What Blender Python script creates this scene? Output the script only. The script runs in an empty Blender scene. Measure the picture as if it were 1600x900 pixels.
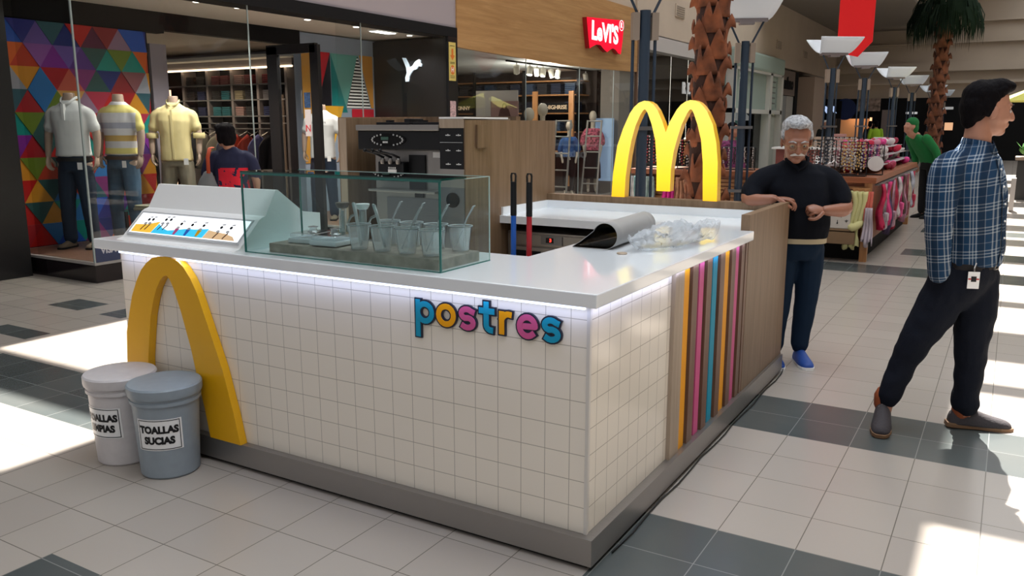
import bpy, bmesh, math, random
from mathutils import Vector, Matrix, noise
from mathutils.geometry import tessellate_polygon
PI = math.pi
random.seed(7)
scn = bpy.context.scene
COL = scn.collection

# ---------------------------------------------------------------- camera
cam_d = bpy.data.cameras.new('camera'); cam = bpy.data.objects.new('camera', cam_d); COL.objects.link(cam)
cam_d.sensor_width = 36; cam_d.lens = 1303 / 1600 * 36; cam_d.clip_end = 200
PITCH = math.atan(255 / 1303); YAW = math.radians(30.7)
cam.location = (0, 0, 1.6); cam.rotation_euler = (PI / 2 - PITCH, 0, YAW)
scn.camera = cam
scn.view_settings.view_transform = 'Standard'; scn.view_settings.look = 'None'
scn.view_settings.gamma = 1; scn.view_settings.use_curve_mapping = False
scn.view_settings.exposure = 0.0
scn.cycles.max_bounces = 7; scn.cycles.transparent_max_bounces = 16
scn.cycles.glossy_bounces = 3; scn.cycles.diffuse_bounces = 3; scn.cycles.transmission_bounces = 4
scn.cycles.caustics_reflective = False; scn.cycles.caustics_refractive = False
scn.cycles.sample_clamp_indirect = 4

# ---------------------------------------------------------------- light: sky, sun, daylight through the skylights, added fill over the kiosk
world = bpy.data.worlds.new('world'); scn.world = world; world.use_nodes = True
bg = world.node_tree.nodes['Background']; bg.inputs[0].default_value = (.95, .95, 1, 1); bg.inputs[1].default_value = .36
SUN_DX, SUN_DY = -.114, .63
sd = bpy.data.lights.new('sun', 'SUN'); sd.energy = 22; sd.angle = .009; sd.color = (1, .95, .88)
so = bpy.data.objects.new('sun', sd); COL.objects.link(so)
so.rotation_euler = Vector((-SUN_DX, -SUN_DY, -1)).to_track_quat('-Z', 'Y').to_euler()
def area(name, loc, size, energy, color=(1, 1, 1), rot=(0, 0, 0), parent=None, spread=None):
    d = bpy.data.lights.new(name, 'AREA'); d.shape = 'RECTANGLE'; d.size, d.size_y = size
    d.energy = energy; d.color = color
    if spread: d.spread = spread
    o = bpy.data.objects.new(name, d); COL.objects.link(o); o.location = loc; o.rotation_euler = rot
    if parent: o.parent = parent
    return o
ROOF_Z = 8.5
area('skylight_west_daylight', (-6.1, 25.5, 8.3), (2.2, 40), 700, (.95, .97, 1), spread=2.0)
area('skylight_east_daylight', (1.1, 19, 8.3), (3.4, 50), 1180, (.92, .96, 1), spread=2.5)

area('added_fill_over_kiosk', (-1.7, 4.2, 8.3), (2.2, 5), 62, (.80, .90, 1), spread=1.5)  # added fill to brighten the worktop; the roof is solid here

# ---------------------------------------------------------------- materials
def mat(name, col, rough=.5, metal=0, emit=None, es=0, noise_amt=0, nscale=5, bump=0, bscale=40, stretch=None, coat=0, trans=0, spec=.5, sheen=0):
    m = bpy.data.materials.new(name); m.use_nodes = True; nt = m.node_tree; N = nt.nodes; L = nt.links
    p = N['Principled BSDF']; c = tuple(col) + (1,)
    p.inputs['Base Color'].default_value = c; p.inputs['Roughness'].default_value = rough; p.inputs['Metallic'].default_value = metal
    p.inputs['Coat Weight'].default_value = coat; p.inputs['Transmission Weight'].default_value = trans
    p.inputs['Specular IOR Level'].default_value = spec; p.inputs['Sheen Weight'].default_value = sheen
    if emit: p.inputs['Emission Color'].default_value = tuple(emit) + (1,); p.inputs['Emission Strength'].default_value = es
    if noise_amt or bump:
        tc = N.new('ShaderNodeTexCoord'); mp = N.new('ShaderNodeMapping'); L.new(tc.outputs['Object'], mp.inputs[0])
        if stretch: mp.inputs['Scale'].default_value = stretch
    if noise_amt:
        n = N.new('ShaderNodeTexNoise'); n.inputs['Scale'].default_value = nscale; n.inputs['Detail'].default_value = 6
        L.new(mp.outputs[0], n.inputs['Vector'])
        r = N.new('ShaderNodeValToRGB'); e = r.color_ramp.elements
        e[0].position = .3; e[1].position = .7
        e[0].color = tuple(x * (1 - noise_amt) for x in col) + (1,); e[1].color = tuple(min(1, x * (1 + noise_amt)) for x in col) + (1,)
        L.new(n.outputs['Fac'], r.inputs[0]); L.new(r.outputs[0], p.inputs['Base Color'])
    if bump:
        n = N.new('ShaderNodeTexNoise'); n.inputs['Scale'].default_value = bscale; n.inputs['Detail'].default_value = 4
        L.new(mp.outputs[0], n.inputs['Vector']); b = N.new('ShaderNodeBump'); b.inputs['Strength'].default_value = bump
        b.inputs['Distance'].default_value = .01
        L.new(n.outputs['Fac'], b.inputs['Height']); L.new(b.outputs[0], p.inputs['Normal'])
    return m
def emis(name, col, s):
    m = bpy.data.materials.new(name); m.use_nodes = True; nt = m.node_tree; nt.nodes.clear()
    o = nt.nodes.new('ShaderNodeOutputMaterial'); e = nt.nodes.new('ShaderNodeEmission')
    e.inputs[0].default_value = tuple(col) + (1,); e.inputs[1].default_value = s; nt.links.new(e.outputs[0], o.inputs[0]); return m
def glassy(name, tint=(1, 1, 1), rough=.0, refl=1.0, ior=1.5, haze=0, hcol=(.8, .8, .8)):
    """thin clear sheet: light passes straight, reflection by fresnel, optional milky share"""
    m = bpy.data.materials.new(name); m.use_nodes = True; nt = m.node_tree; N = nt.nodes; L = nt.links; N.clear()
    o = N.new('ShaderNodeOutputMaterial'); t = N.new('ShaderNodeBsdfTransparent'); t.inputs[0].default_value = tuple(tint) + (1,)
    g = N.new('ShaderNodeBsdfGlossy'); g.inputs['Roughness'].default_value = rough
    f = N.new('ShaderNodeFresnel'); f.inputs[0].default_value = ior
    f.inputs[0].default_value = ior; gg = N.new('ShaderNodeNewGeometry'); fr = N.new('ShaderNodeMath'); fr.operation = 'SUBTRACT'; fr.inputs[0].default_value = 1; L.new(gg.outputs['Backfacing'], fr.inputs[1])
    m0 = N.new('ShaderNodeMath'); m0.operation = 'MULTIPLY'; L.new(f.outputs[0], m0.inputs[0]); L.new(fr.outputs[0], m0.inputs[1])
    mu = N.new('ShaderNodeMath'); mu.operation = 'MULTIPLY'; mu.use_clamp = True; mu.inputs[1].default_value = refl; L.new(m0.outputs[0], mu.inputs[0])
    base = t
    if haze:
        d = N.new('ShaderNodeBsdfDiffuse'); d.inputs[0].default_value = tuple(hcol) + (1,)
        mm = N.new('ShaderNodeMixShader'); mm.inputs[0].default_value = haze; L.new(t.outputs[0], mm.inputs[1]); L.new(d.outputs[0], mm.inputs[2]); base = mm
    x = N.new('ShaderNodeMixShader'); L.new(mu.outputs[0], x.inputs[0]); L.new(base.outputs[0], x.inputs[1]); L.new(g.outputs[0], x.inputs[2])
    L.new(x.outputs[0], o.inputs[0]); return m
def mnode(nt, op, a, b=None):
    n = nt.nodes.new('ShaderNodeMath'); n.operation = op
    for i, v in enumerate((a, b)):
        if v is None: continue
        if isinstance(v, (int, float)): n.inputs[i].default_value = v
        else: nt.links.new(v, n.inputs[i])
    return n.outputs[0]
def mixc(nt, f, a, b):
    n = nt.nodes.new('ShaderNodeMix'); n.data_type = 'RGBA'
    for s, v in ((n.inputs[0], f), (n.inputs[6], a), (n.inputs[7], b)):
        if isinstance(v, tuple): s.default_value = v + (1,) if len(v) == 3 else v
        elif isinstance(v, (int, float)): s.default_value = v
        else: nt.links.new(v, s)
    return n.outputs[2]
def objcoord(nt):
    tc = nt.nodes.new('ShaderNodeTexCoord'); s = nt.nodes.new('ShaderNodeSeparateXYZ'); nt.links.new(tc.outputs['Object'], s.inputs[0])
    return tc, s.outputs[0], s.outputs[1], s.outputs[2]
def lines(nt, v, off, pitch, w):
    """1 on a line of width w every pitch"""
    a = mnode(nt, 'SUBTRACT', v, off - w / 2); a = mnode(nt, 'DIVIDE', a, pitch); a = mnode(nt, 'FRACT', a)
    return mnode(nt, 'LESS_THAN', a, w / pitch)
def between(nt, v, lo, hi):
    return mnode(nt, 'MULTIPLY', mnode(nt, 'GREATER_THAN', v, lo), mnode(nt, 'LESS_THAN', v, hi))

def floor_mat():
    m = mat('floor_tiles', (.5, .45, .4), .22); nt = m.node_tree; p = nt.nodes['Principled BSDF']
    tc, x, y, z = objcoord(nt); T = .303
    g = mnode(nt, 'MAXIMUM', lines(nt, x, -.57, T, .004), lines(nt, y, 4.303, T, .004))
    rects = [(-4, 9, 4.303, 4.909), (-6.06, -3.85, 2.485, 3.091), (-1.19, 9, 2.485, 3.091), (-2.994, -2.08, 1.01, 1.616), (-1.2, 9, .667, 1.273),
             (-7.24 - .15, -6.93, 4.2, 4.505), (-6.63, -6.33, 4.2, 4.505), (-6.93, -6.33, 3.394, 3.6), (-4.2, 9, 9.757, 10.363), (-1.1, 9, 11.4, 12.0), (-1.1, 9, 14.0, 14.6)]
    dk = None
    for (a, b, c, d) in rects:
        k = mnode(nt, 'MULTIPLY', between(nt, x, a, b), between(nt, y, c, d)); dk = k if dk is None else mnode(nt, 'MAXIMUM', dk, k)
    wn = nt.nodes.new('ShaderNodeTexWhiteNoise'); wn.noise_dimensions = '2D'
    cx = mnode(nt, 'FLOOR', mnode(nt, 'DIVIDE', mnode(nt, 'SUBTRACT', x, -.57), T)); cy = mnode(nt, 'FLOOR', mnode(nt, 'DIVIDE', mnode(nt, 'SUBTRACT', y, 4.303), T))
    cb = nt.nodes.new('ShaderNodeCombineXYZ'); nt.links.new(cx, cb.inputs[0]); nt.links.new(cy, cb.inputs[1]); nt.links.new(cb.outputs[0], wn.inputs['Vector'])
    light = mixc(nt, wn.outputs[0], (.405, .36, .32), (.43, .385, .34)); dark = mixc(nt, wn.outputs[0], (.042, .058, .062), (.062, .082, .086))
    ns = nt.nodes.new('ShaderNodeTexNoise'); ns.inputs['Scale'].default_value = 1.7; ns.inputs['Detail'].default_value = 5; nt.links.new(tc.outputs['Object'], ns.inputs['Vector'])
    c = mixc(nt, dk, light, dark); c = mixc(nt, mnode(nt, 'MULTIPLY', ns.outputs['Fac'], .25), c, (.30, .26, .22))
    gc = mixc(nt, dk, (.16, .14, .12), (.22, .23, .22)); c = mixc(nt, g, c, gc); nt.links.new(c, p.inputs['Base Color'])
    p.inputs['Roughness'].default_value = .24
    return m
def tile_mat():
    m = mat('white_wall_tiles', (.8, .77, .72), .13); nt = m.node_tree; p = nt.nodes['Principled BSDF']
    tc, x, y, z = objcoord(nt)
    g = mnode(nt, 'MAXIMUM', mnode(nt, 'MAXIMUM', lines(nt, x, -1.222, .1016, .0028), lines(nt, y, 2.585, .1016, .0028)), lines(nt, z, .124, .1008, .0028))
    ns = nt.nodes.new('ShaderNodeTexNoise'); ns.inputs['Scale'].default_value = 9; nt.links.new(tc.outputs['Object'], ns.inputs['Vector'])
    c = mixc(nt, g, (.86, .79, .685), (.46, .41, .34)); nt.links.new(c, p.inputs['Base Color'])
    b = nt.nodes.new('ShaderNodeBump'); b.inputs['Strength'].default_value = .35; b.inputs['Distance'].default_value = .002
    nt.links.new(mnode(nt, 'SUBTRACT', mnode(nt, 'MULTIPLY', ns.outputs['Fac'], .5), g), b.inputs['Height']); nt.links.new(b.outputs[0], p.inputs['Normal'])
    return m
def wood_mat(name, c1, c2, axis=2, scale=1.0, rough=.45, board=None):
    """straight grain running along axis; board=(axis, width) cuts it into boards"""
    m = mat(name, c1, rough); nt = m.node_tree; p = nt.nodes['Principled BSDF']
    tc = nt.nodes.new('ShaderNodeTexCoord'); mp = nt.nodes.new('ShaderNodeMapping'); nt.links.new(tc.outputs['Object'], mp.inputs[0])
    s = [14 * scale] * 3; s[axis] = .8 * scale; mp.inputs['Scale'].default_value = s
    vec = mp.outputs[0]
    if board:
        sp = nt.nodes.new('ShaderNodeSeparateXYZ'); nt.links.new(tc.outputs['Object'], sp.inputs[0])
        k = mnode(nt, 'FLOOR', mnode(nt, 'DIVIDE', sp.outputs[board[0]], board[1])); ad = nt.nodes.new('ShaderNodeVectorMath'); ad.operation = 'ADD'
        cb = nt.nodes.new('ShaderNodeCombineXYZ'); kk = mnode(nt, 'MULTIPLY', k, 7.31)
        for i in range(3): nt.links.new(kk, cb.inputs[i])
        nt.links.new(vec, ad.inputs[0]); nt.links.new(cb.outputs[0], ad.inputs[1]); vec = ad.outputs[0]
    n = nt.nodes.new('ShaderNodeTexNoise'); n.inputs['Scale'].default_value = 2; n.inputs['Detail'].default_value = 8; n.inputs['Roughness'].default_value = .65; n.inputs['Distortion'].default_value = .6
    nt.links.new(vec, n.inputs['Vector'])
    r = nt.nodes.new('ShaderNodeValToRGB'); e = r.color_ramp.elements; e[0].position = .35; e[1].position = .68
    e[0].color = tuple(c1) + (1,); e[1].color = tuple(c2) + (1,); nt.links.new(n.outputs['Fac'], r.inputs[0]); c = r.outputs[0]
    if board:
        l = lines(nt, sp.outputs[board[0]], 0, board[1], .006); c = mixc(nt, mnode(nt, 'MULTIPLY', l, .45), c, (.25, .15, .07))
        wn = nt.nodes.new('ShaderNodeTexWhiteNoise'); wn.noise_dimensions = '1D'; nt.links.new(k, wn.inputs['W']); c = mixc(nt, mnode(nt, 'MULTIPLY', wn.outputs[0], .25), c, tuple(x * .75 for x in c1))
    nt.links.new(c, p.inputs['Base Color']); return m

MT = dict(
    floor=floor_mat(), tile=tile_mat(),
    white_top=mat('white_worktop', (.84, .87, .90), .12, coat=.3), white=mat('white_laminate', (.86, .86, .85), .3),
    steel=mat('brushed_steel', (.33, .31, .29), .32, .75, bump=.08, bscale=60, stretch=(1, 1, 12)),
    steel_dk=mat('dark_steel', (.20, .20, .21), .35, .8),
    wood=wood_mat('oak_laminate', (.165, .098, .050), (.26, .168, .10)), wood_lt=wood_mat('pale_oak', (.34, .26, .185), (.45, .35, .26)),
    wood_dk=wood_mat('brown_slat', (.13, .06, .035), (.22, .12, .075)), ply=wood_mat('pine_ply', (.37, .20, .075), (.52, .31, .13), axis=1, scale=.5, board=(2, .33)),
    redwood=wood_mat('red_wood', (.20, .055, .018), (.30, .095, .035), axis=0), orwood=wood_mat('orange_wood', (.36, .16, .06), (.5, .25, .1), axis=2),
    black=mat('black_plastic', (.012, .012, .013), .3, spec=.25), blackm=mat('black_matt', (.010, .010, .011), .7, spec=.12), navy=mat('navy_lamppost_paint', (.025, .045, .075), .35),
    yellow=mat('yellow_lacquer', (.83, .43, .005), .3), led=emis('led_strip_light', (.62, .72, 1), 2.5),
    orange=mat('orange_slat', (.85, .36, .005), .5, spec=.2), pink=mat('pink_slat', (.62, .10, .26), .5, spec=.2), blue=mat('blue_slat', (.01, .30, .46), .5, spec=.2),
    inkblack=mat('black_outline', (.008, .012, .03), .3),
    beige=mat('beige_plaster', (.50, .42, .34), .8, noise_amt=.05, nscale=1), greyw=mat('grey_plaster', (.55, .53, .53), .8),
    ceil=mat('ceiling_paint', (.6, .54, .46), .85), darkceil=mat('shaded_ceiling_louvre_brown', (.22, .19, .16), .85),  # brown one puts the end bay's dimmer light into the paint; louvres share it
    glass=glassy('shop_window_glass', (.93, .95, .95), refl=.9), caseglass=glassy('display_case_glass', (.91, .965, .96), refl=1.0), casedge=mat('green_glass_edge', (.03, .20, .17), .1, trans=.3),
    clear=glassy('clear_plastic', (.94, .96, .97), rough=.10, refl=4.0, haze=.16, hcol=(1, 1, 1)),
    skin=mat('skin', (.42, .20, .13), .5, noise_amt=.08, nscale=12), skin_dk=mat('tanned_skin', (.30, .125, .075), .5, noise_amt=.08, nscale=12), hair=mat('black_hair', (.004, .003, .004), .75, spec=.08, bump=.6, bscale=90, stretch=(1, 1, .3)),
    mann=mat('mannequin_skin', (.42, .31, .24), .45),
)

# ---------------------------------------------------------------- mesh builder
class M:
    def __init__(s): s.b = bmesh.new(); s.i = 0; s.k = 0; s.f = Matrix.Identity(4)
    def m(s, i): s.i = i; return s
    def at(s, mtx): s.f = mtx; return s
    def v(s, p): return s.b.verts.new(s.f @ Vector(p))
    def face(s, vs):
        try: f = s.b.faces.new(vs)
        except ValueError: return
        f.material_index = s.i; return f
    def box(s, x0, y0, z0, x1, y1, z1, bev=0):
        if bev:
            t = bmesh.new(); bmesh.ops.create_cube(t, size=1)
            for q in t.verts: q.co = Vector(((q.co.x + .5) * (x1 - x0) + x0, (q.co.y + .5) * (y1 - y0) + y0, (q.co.z + .5) * (z1 - z0) + z0))
            bmesh.ops.bevel(t, geom=t.edges[:], offset=bev, segments=2, affect='EDGES', profile=.6)
            mp = {q: s.v(q.co) for q in t.verts}
            for f in t.faces: s.face([mp[q] for q in f.verts])
            t.free(); return s
        vs = [s.v((x, y, z)) for x in (x0, x1) for y in (y0, y1) for z in (z0, z1)]
        for q in ((0, 1, 3, 2), (4, 6, 7, 5), (0, 4, 5, 1), (2, 3, 7, 6), (0, 2, 6, 4), (1, 5, 7, 3)): s.face([vs[k] for k in q])
        return s
    def ring_loft(s, rings, closed=True, cap=True):
        R = [[s.v(p) for p in r] for r in rings]; n = len(R[0])
        for a, b in zip(R, R[1:]):
            for k in range(n if closed else n - 1): s.face((a[k], a[(k + 1) % n], b[(k + 1) % n], b[k]))
        if cap: s.face(R[0][::-1]); s.face(R[-1])
        return s
    def lathe(s, prof, c=(0, 0, 0), seg=24, cap=True):
        return s.ring_loft([[(c[0] + r * math.cos(2 * PI * k / seg), c[1] + r * math.sin(2 * PI * k / seg), c[2] + z) for k in range(seg)] for r, z in prof], cap=cap)
    def tube(s, pts, rad, seg=10, cap=True, flat=1, ref=None):
        pts = [Vector(p) for p in pts]; n = len(pts)
        if not isinstance(rad, (list, tuple)): rad = [rad] * n
        rings = []; up = Vector(ref) if ref else None
        for k, p in enumerate(pts):
            t = (pts[min(k + 1, n - 1)] - pts[max(k - 1, 0)]).normalized()
            if up is None: up = Vector((0, 0, 1)) if abs(t.z) < .9 else Vector((1, 0, 0))
            u = (up - t * up.dot(t)).normalized(); w = t.cross(u); up = u
            rings.append([p + (u * math.cos(2 * PI * q / seg) + w * math.sin(2 * PI * q / seg) * flat) * rad[k] for q in range(seg)])
        return s.ring_loft(rings, cap=cap)
    def limb(s, pts, rad, seg=14, flat=1, ref=None):
        """tube with rounded ends through smoothed points"""
        P = [Vector(p) for p in pts]; Q, R = [], []
        for k in range(len(P) - 1):
            p0 = P[max(k - 1, 0)]; p1, p2 = P[k], P[k + 1]; p3 = P[min(k + 2, len(P) - 1)]
            for j in range(4):
                t = j / 4; Q.append(.5 * ((2 * p1) + (p2 - p0) * t + (2 * p0 - 5 * p1 + 4 * p2 - p3) * t * t + (3 * p1 - p0 - 3 * p2 + p3) * t ** 3)); R.append(rad[k] * (1 - t) + rad[k + 1] * t)
        Q.append(P[-1]); R.append(rad[-1])
        d0 = (Q[0] - Q[1]).normalized(); d1 = (Q[-1] - Q[-2]).normalized(); a, b = R[0], R[-1]
        Q = [Q[0] + d0 * a * .95, Q[0] + d0 * a * .7] + Q + [Q[-1] + d1 * b * .7, Q[-1] + d1 * b * .95]; R = [a * .25, a * .7] + R + [b * .7, b * .25]
        return s.tube(Q, R, seg, True, flat, ref)
    def ell(s, c, r, rot=None, seg=16, rings=10):
        m = rot or Matrix.Identity(3); c = Vector(c); out = []
        for i in range(1, rings):
            th = PI * i / rings; out.append([c + m @ Vector((r[0] * math.sin(th) * math.cos(2 * PI * k / seg), r[1] * math.sin(th) * math.sin(2 * PI * k / seg), -r[2] * math.cos(th))) for k in range(seg)])
        return s.ring_loft(out)
    def prism(s, poly, d0, d1, plane='xz'):
        """extrude a 2D polygon between depths d0, d1; plane xz -> depth y, yz -> depth x, xy -> depth z"""
        mk = {'xz': lambda a, b, d: (a, d, b), 'yz': lambda a, b, d: (d, a, b), 'xy': lambda a, b, d: (a, b, d)}[plane]
        A = [s.v(mk(a, b, d0)) for a, b in poly]; B = [s.v(mk(a, b, d1)) for a, b in poly]; n = len(A)
        for k in range(n): s.face((A[k], A[(k + 1) % n], B[(k + 1) % n], B[k]))
        if n <= 4: s.face(A); s.face(B[::-1])
        else:
            for t in tessellate_polygon([[Vector((a, b, 0)) for a, b in poly]]): s.face([A[k] for k in t]); s.face([B[k] for k in t[::-1]])
        return s
    def stroke(s, pts, w, d0, d1, plane='xz', closed=False, caps=True, ext=0):
        st = -3e-5 if d0 < d1 else 3e-5; d0 += st * s.k
        """flat stroke of width w along 2D points, round ends"""
        P = [Vector(p) for p in pts]
        if closed: P.append(P[0])
        if ext: P[0] = P[0] + (P[0] - P[1]).normalized() * ext; P[-1] = P[-1] + (P[-1] - P[-2]).normalized() * ext
        for a, b in zip(P, P[1:]):
            if (b - a).length < 1e-6: continue
            n = Vector((-(b - a).y, (b - a).x)).normalized() * w / 2; d0 += st; s.k += 1; s.prism([a + n, a - n, b - n, b + n], d0, d1, plane)
        for a in (P if caps else P[1:-1]):
            d0 += st; s.k += 1; s.prism([(a.x + w / 2 * math.cos(2 * PI * k / 14), a.y + w / 2 * math.sin(2 * PI * k / 14)) for k in range(14)], d0, d1, plane)
        return s
    def grid(s, fn, nu, nv):
        G = [[s.v(fn(i / nu, j / nv)) for j in range(nv + 1)] for i in range(nu + 1)]
        for i in range(nu):
            for j in range(nv): s.face((G[i][j], G[i + 1][j], G[i + 1][j + 1], G[i][j + 1]))
        return s
    def build(s, name, mats, parent=None, world=True, smooth=False, loc=None):
        bmesh.ops.recalc_face_normals(s.b, faces=s.b.faces[:])
        me = bpy.data.meshes.new(name); s.b.to_mesh(me); s.b.free()
        for x in (mats if isinstance(mats, (list, tuple)) else [mats]): me.materials.append(x)
        o = bpy.data.objects.new(name, me); COL.objects.link(o)
        if parent:
            o.parent = parent
            if world:
                root = parent; mt = Matrix.Identity(4); chain = []
                while root: chain.append(root); root = root.parent
                for r in chain[::-1]: mt = mt @ r.matrix_basis
                me.transform(mt.inverted())
        if loc: o.location = loc
        if smooth:
            me.polygons.foreach_set('use_smooth', [True] * len(me.polygons))
            if smooth != True:
                try: me.set_sharp_from_angle(angle=smooth)
                except Exception: pass
        return o
def thing(name, label, cat, loc=(0, 0, 0), rz=0, group=None):
    o = bpy.data.objects.new(name, None); COL.objects.link(o); o.empty_display_size = .1
    o.location = loc; o.rotation_euler = (0, 0, rz); o['label'] = label; o['category'] = cat
    if group: o['group'] = group
    return o
def tag(o, label, cat, group=None, kind=None):
    o['label'] = label; o['category'] = cat
    if group: o['group'] = group
    if kind: o['kind'] = kind
    return o
def struct(o): o['kind'] = 'structure'; return o
def recenter(o):
    """put the origin of a one-mesh thing at the middle of its base"""
    c = [v.co for v in o.data.vertices]; p = Vector(((min(v.x for v in c) + max(v.x for v in c)) / 2, (min(v.y for v in c) + max(v.y for v in c)) / 2, min(v.z for v in c)))
    o.data.transform(Matrix.Translation(-p)); o.location = p; return o
def dup(root, loc, rz=None, label=None, group=None):
    r = root.copy(); COL.objects.link(r); r.location = loc
    if rz is not None: r.rotation_euler = (0, 0, rz)
    if label: r['label'] = label
    if group: r['group'] = group
    for ch in list(root.children):
        c = ch.copy(); COL.objects.link(c); c.parent = r
        for g in ch.children: d = g.copy(); COL.objects.link(d); d.parent = c
    return r
def modapply(o, mods):
    for t, kw in mods:
        md = o.modifiers.new(t, t)
        for k, v in kw.items(): setattr(md, k, v)
    dg = bpy.context.evaluated_depsgraph_get(); me = bpy.data.meshes.new_from_object(o.evaluated_get(dg)); o.modifiers.clear(); old = o.data; o.data = me
    me.polygons.foreach_set('use_smooth', [True] * len(me.polygons)); bpy.data.meshes.remove(old); return o
def remesh(o, vox, sm=3): return modapply(o, [('REMESH', dict(mode='VOXEL', voxel_size=vox)), ('SMOOTH', dict(iterations=sm, factor=.5))])
def text(name, body, size, mtx, mats, parent=None, ext=.002, bold=0, align='CENTER', sx=1, world=True):
    """lettering as a solid mesh; mtx places the text plane (x right, y up, z towards the reader)"""
    c = bpy.data.curves.new(name, 'FONT'); c.body = body; c.size = size; c.extrude = ext; c.offset = bold; c.align_x = align; c.align_y = 'CENTER'; c.resolution_u = 3
    t = bpy.data.objects.new('t', c); COL.objects.link(t); dg = bpy.context.evaluated_depsgraph_get(); me = bpy.data.meshes.new_from_object(t.evaluated_get(dg))
    bpy.data.objects.remove(t); bpy.data.curves.remove(c); me.transform(mtx @ Matrix.Diagonal((sx, 1, 1, 1))); me.materials.clear(); me.materials.append(mats); me.name = name
    o = bpy.data.objects.new(name, me); COL.objects.link(o)
    if parent:
        o.parent = parent
        if world:
            root = parent; mt = Matrix.Identity(4); chain = []
            while root: chain.append(root); root = root.parent
            for r in chain[::-1]: mt = mt @ r.matrix_basis
            me.transform(mt.inverted())
    return o
def face_mtx(loc, right, up):
    r = Vector(right).normalized(); u = Vector(up); u = (u - r * u.dot(r)).normalized(); n = r.cross(u)
    m = Matrix((r, u, n)).transposed().to_4x4(); m.translation = Vector(loc); return m
# ================================================================ the mall shell
o = M().box(-20, -6, -.1, 9, 50, 0).build('floor', MT['floor']); struct(o)
# roof: solid slabs around two long skylights with cross beams
def roof():
    b = M(); z0, z1 = ROOF_Z, ROOF_Z + .25; dx, dy = SUN_DX * ROOF_Z, SUN_DY * ROOF_Z
    xs = [(-20, -6.25 + dx), (-3.96 + dx, -.17 + dx), (3.2 + dx, 9)]
    for a, c in xs: b.box(a, -6, z0, c, 50, z1)
    L0, L1 = -6.25 + dx, -3.96 + dx
    for y0, y1 in [(-12, 1.93), (2.76, 3.16), (12, 46)]:
        b.box(L0, max(-6, y0 + dy), z0, L1, min(50, y1 + dy), z1)
    for y0, y1 in [(-12, .9), (1.66, 1.74), (3.73, 3.80), (5.78, 5.88), (6.62, 7.45), (8.65, 8.8), (9.9, 10.4), (11.4, 12), (13.1, 13.7), (15, 15.7), (17, 17.8), (19.4, 20.5), (23, 24), (27, 28.5), (32, 46)]:
        b.box(-.17 + dx, max(-6, y0 + dy), z0, 3.2 + dx, min(50, y1 + dy), z1)
    return b
struct(roof().build('ceiling', MT['ceil']))
struct(M().box(-2.8, 1.7, 8.42, -.6, 6.7, 8.5).build('trim_added_fill_panel', mat('added_glow_panel', (.8, .85, .9), .5, emit=(.85, .93, 1), es=.8)))  # unseen glowing slab, added as a housing for the kiosk fill
# end wall: stepped beige bands above dark shopfronts
b = M()
b.m(0).box(-20, 45, 2.85, 9, 45.4, 3.5); b.box(-20, 44.7, 3.5, 9, 45.4, 3.62); b.box(-20, 44.9, 3.62, 9, 45.4, 4.05); b.box(-20, 44.6, 4.05, 9, 45.4, 4.45)
b.box(-20, 44.95, 4.45, 9, 45.4, 5.3); b.box(-20, 44.75, 5.3, 9, 45.4, 5.36); b.box(-20, 44.95, 5.36, 9, 45.4, 6.22); b.box(-20, 44.75, 6.22, 9, 45.4, 6.28); b.box(-20, 44.95, 6.28, 9, 45.4, 8.5)
b.m(1).box(-20, 49, 0, 9, 49.2, 2.85); b.box(-20, 44.6, 0, -7.76, 44.8, 2.85); b.box(-6.08, 44.6, 0, 9, 44.8, 2.85); b.box(-7.76, 44.6, 1.95, -6.08, 44.8, 2.85)
struct(b.build('wall_end', [MT['beige'], MT['blackm']]))
b = M(); b.box(8.2, -6, 0, 8.5, 50, 8.5); struct(b.build('wall_right', MT['beige']))
# left wall above the shops (x = -7.96) from the timber fascia to the far end
XW = -7.96
b = M(); b.m(0).box(XW - .3, 4.0, 3.12, XW, 11.62, 8.5); struct(b.build('wall_left', [mat('mauve_grey_plaster', (.34, .30, .32), .8)]))
b = M(); b.box(XW - .4, 19.2, 3.78, XW, 45, 6.05); b.box(XW - .6, 11.62, 4.26, XW - .05, 19.2, 8.5); b.box(XW - .6, 19.2, 6.05, XW - .3, 45, 8.5); struct(b.build('wall_left_upper', MT['beige']))
b = M(); b.box(XW - .3, 30, 6.0, -3.6, 45, 6.1); struct(b.build('ceiling_end_bay', MT['darkceil']))
b = M(); b.box(-20, 4.2, 0, -19.8, 50, 8.5); struct(b.build('wall_shop_backs', MT['blackm']))
for y, z, lab in ((22.1, 4.55, 'square air vent high on the beige wall beside the timber fascia'), (33.0, 4.55, 'small air vent high on the beige wall above the pale green shop'), (37.6, 4.5, 'small air vent high on the beige wall, second beyond the pale green shop')):
    t = thing('air_vent', lab, 'vent', (XW, y, z)); M().box(XW, y - .35, z - .16, XW + .03, y + .35, z + .16).build('frame', MT['beige'], t)
    b = M()
    for k in range(5): b.box(XW + .03, y - .3, z - .13 + k * .055, XW + .04, y + .3, z - .11 + k * .055)
    b.build('louvre', MT['darkceil'], t)

# ================================================================ dessert kiosk
KX, KY = -1.19, 2.57      # tiled corner
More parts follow.
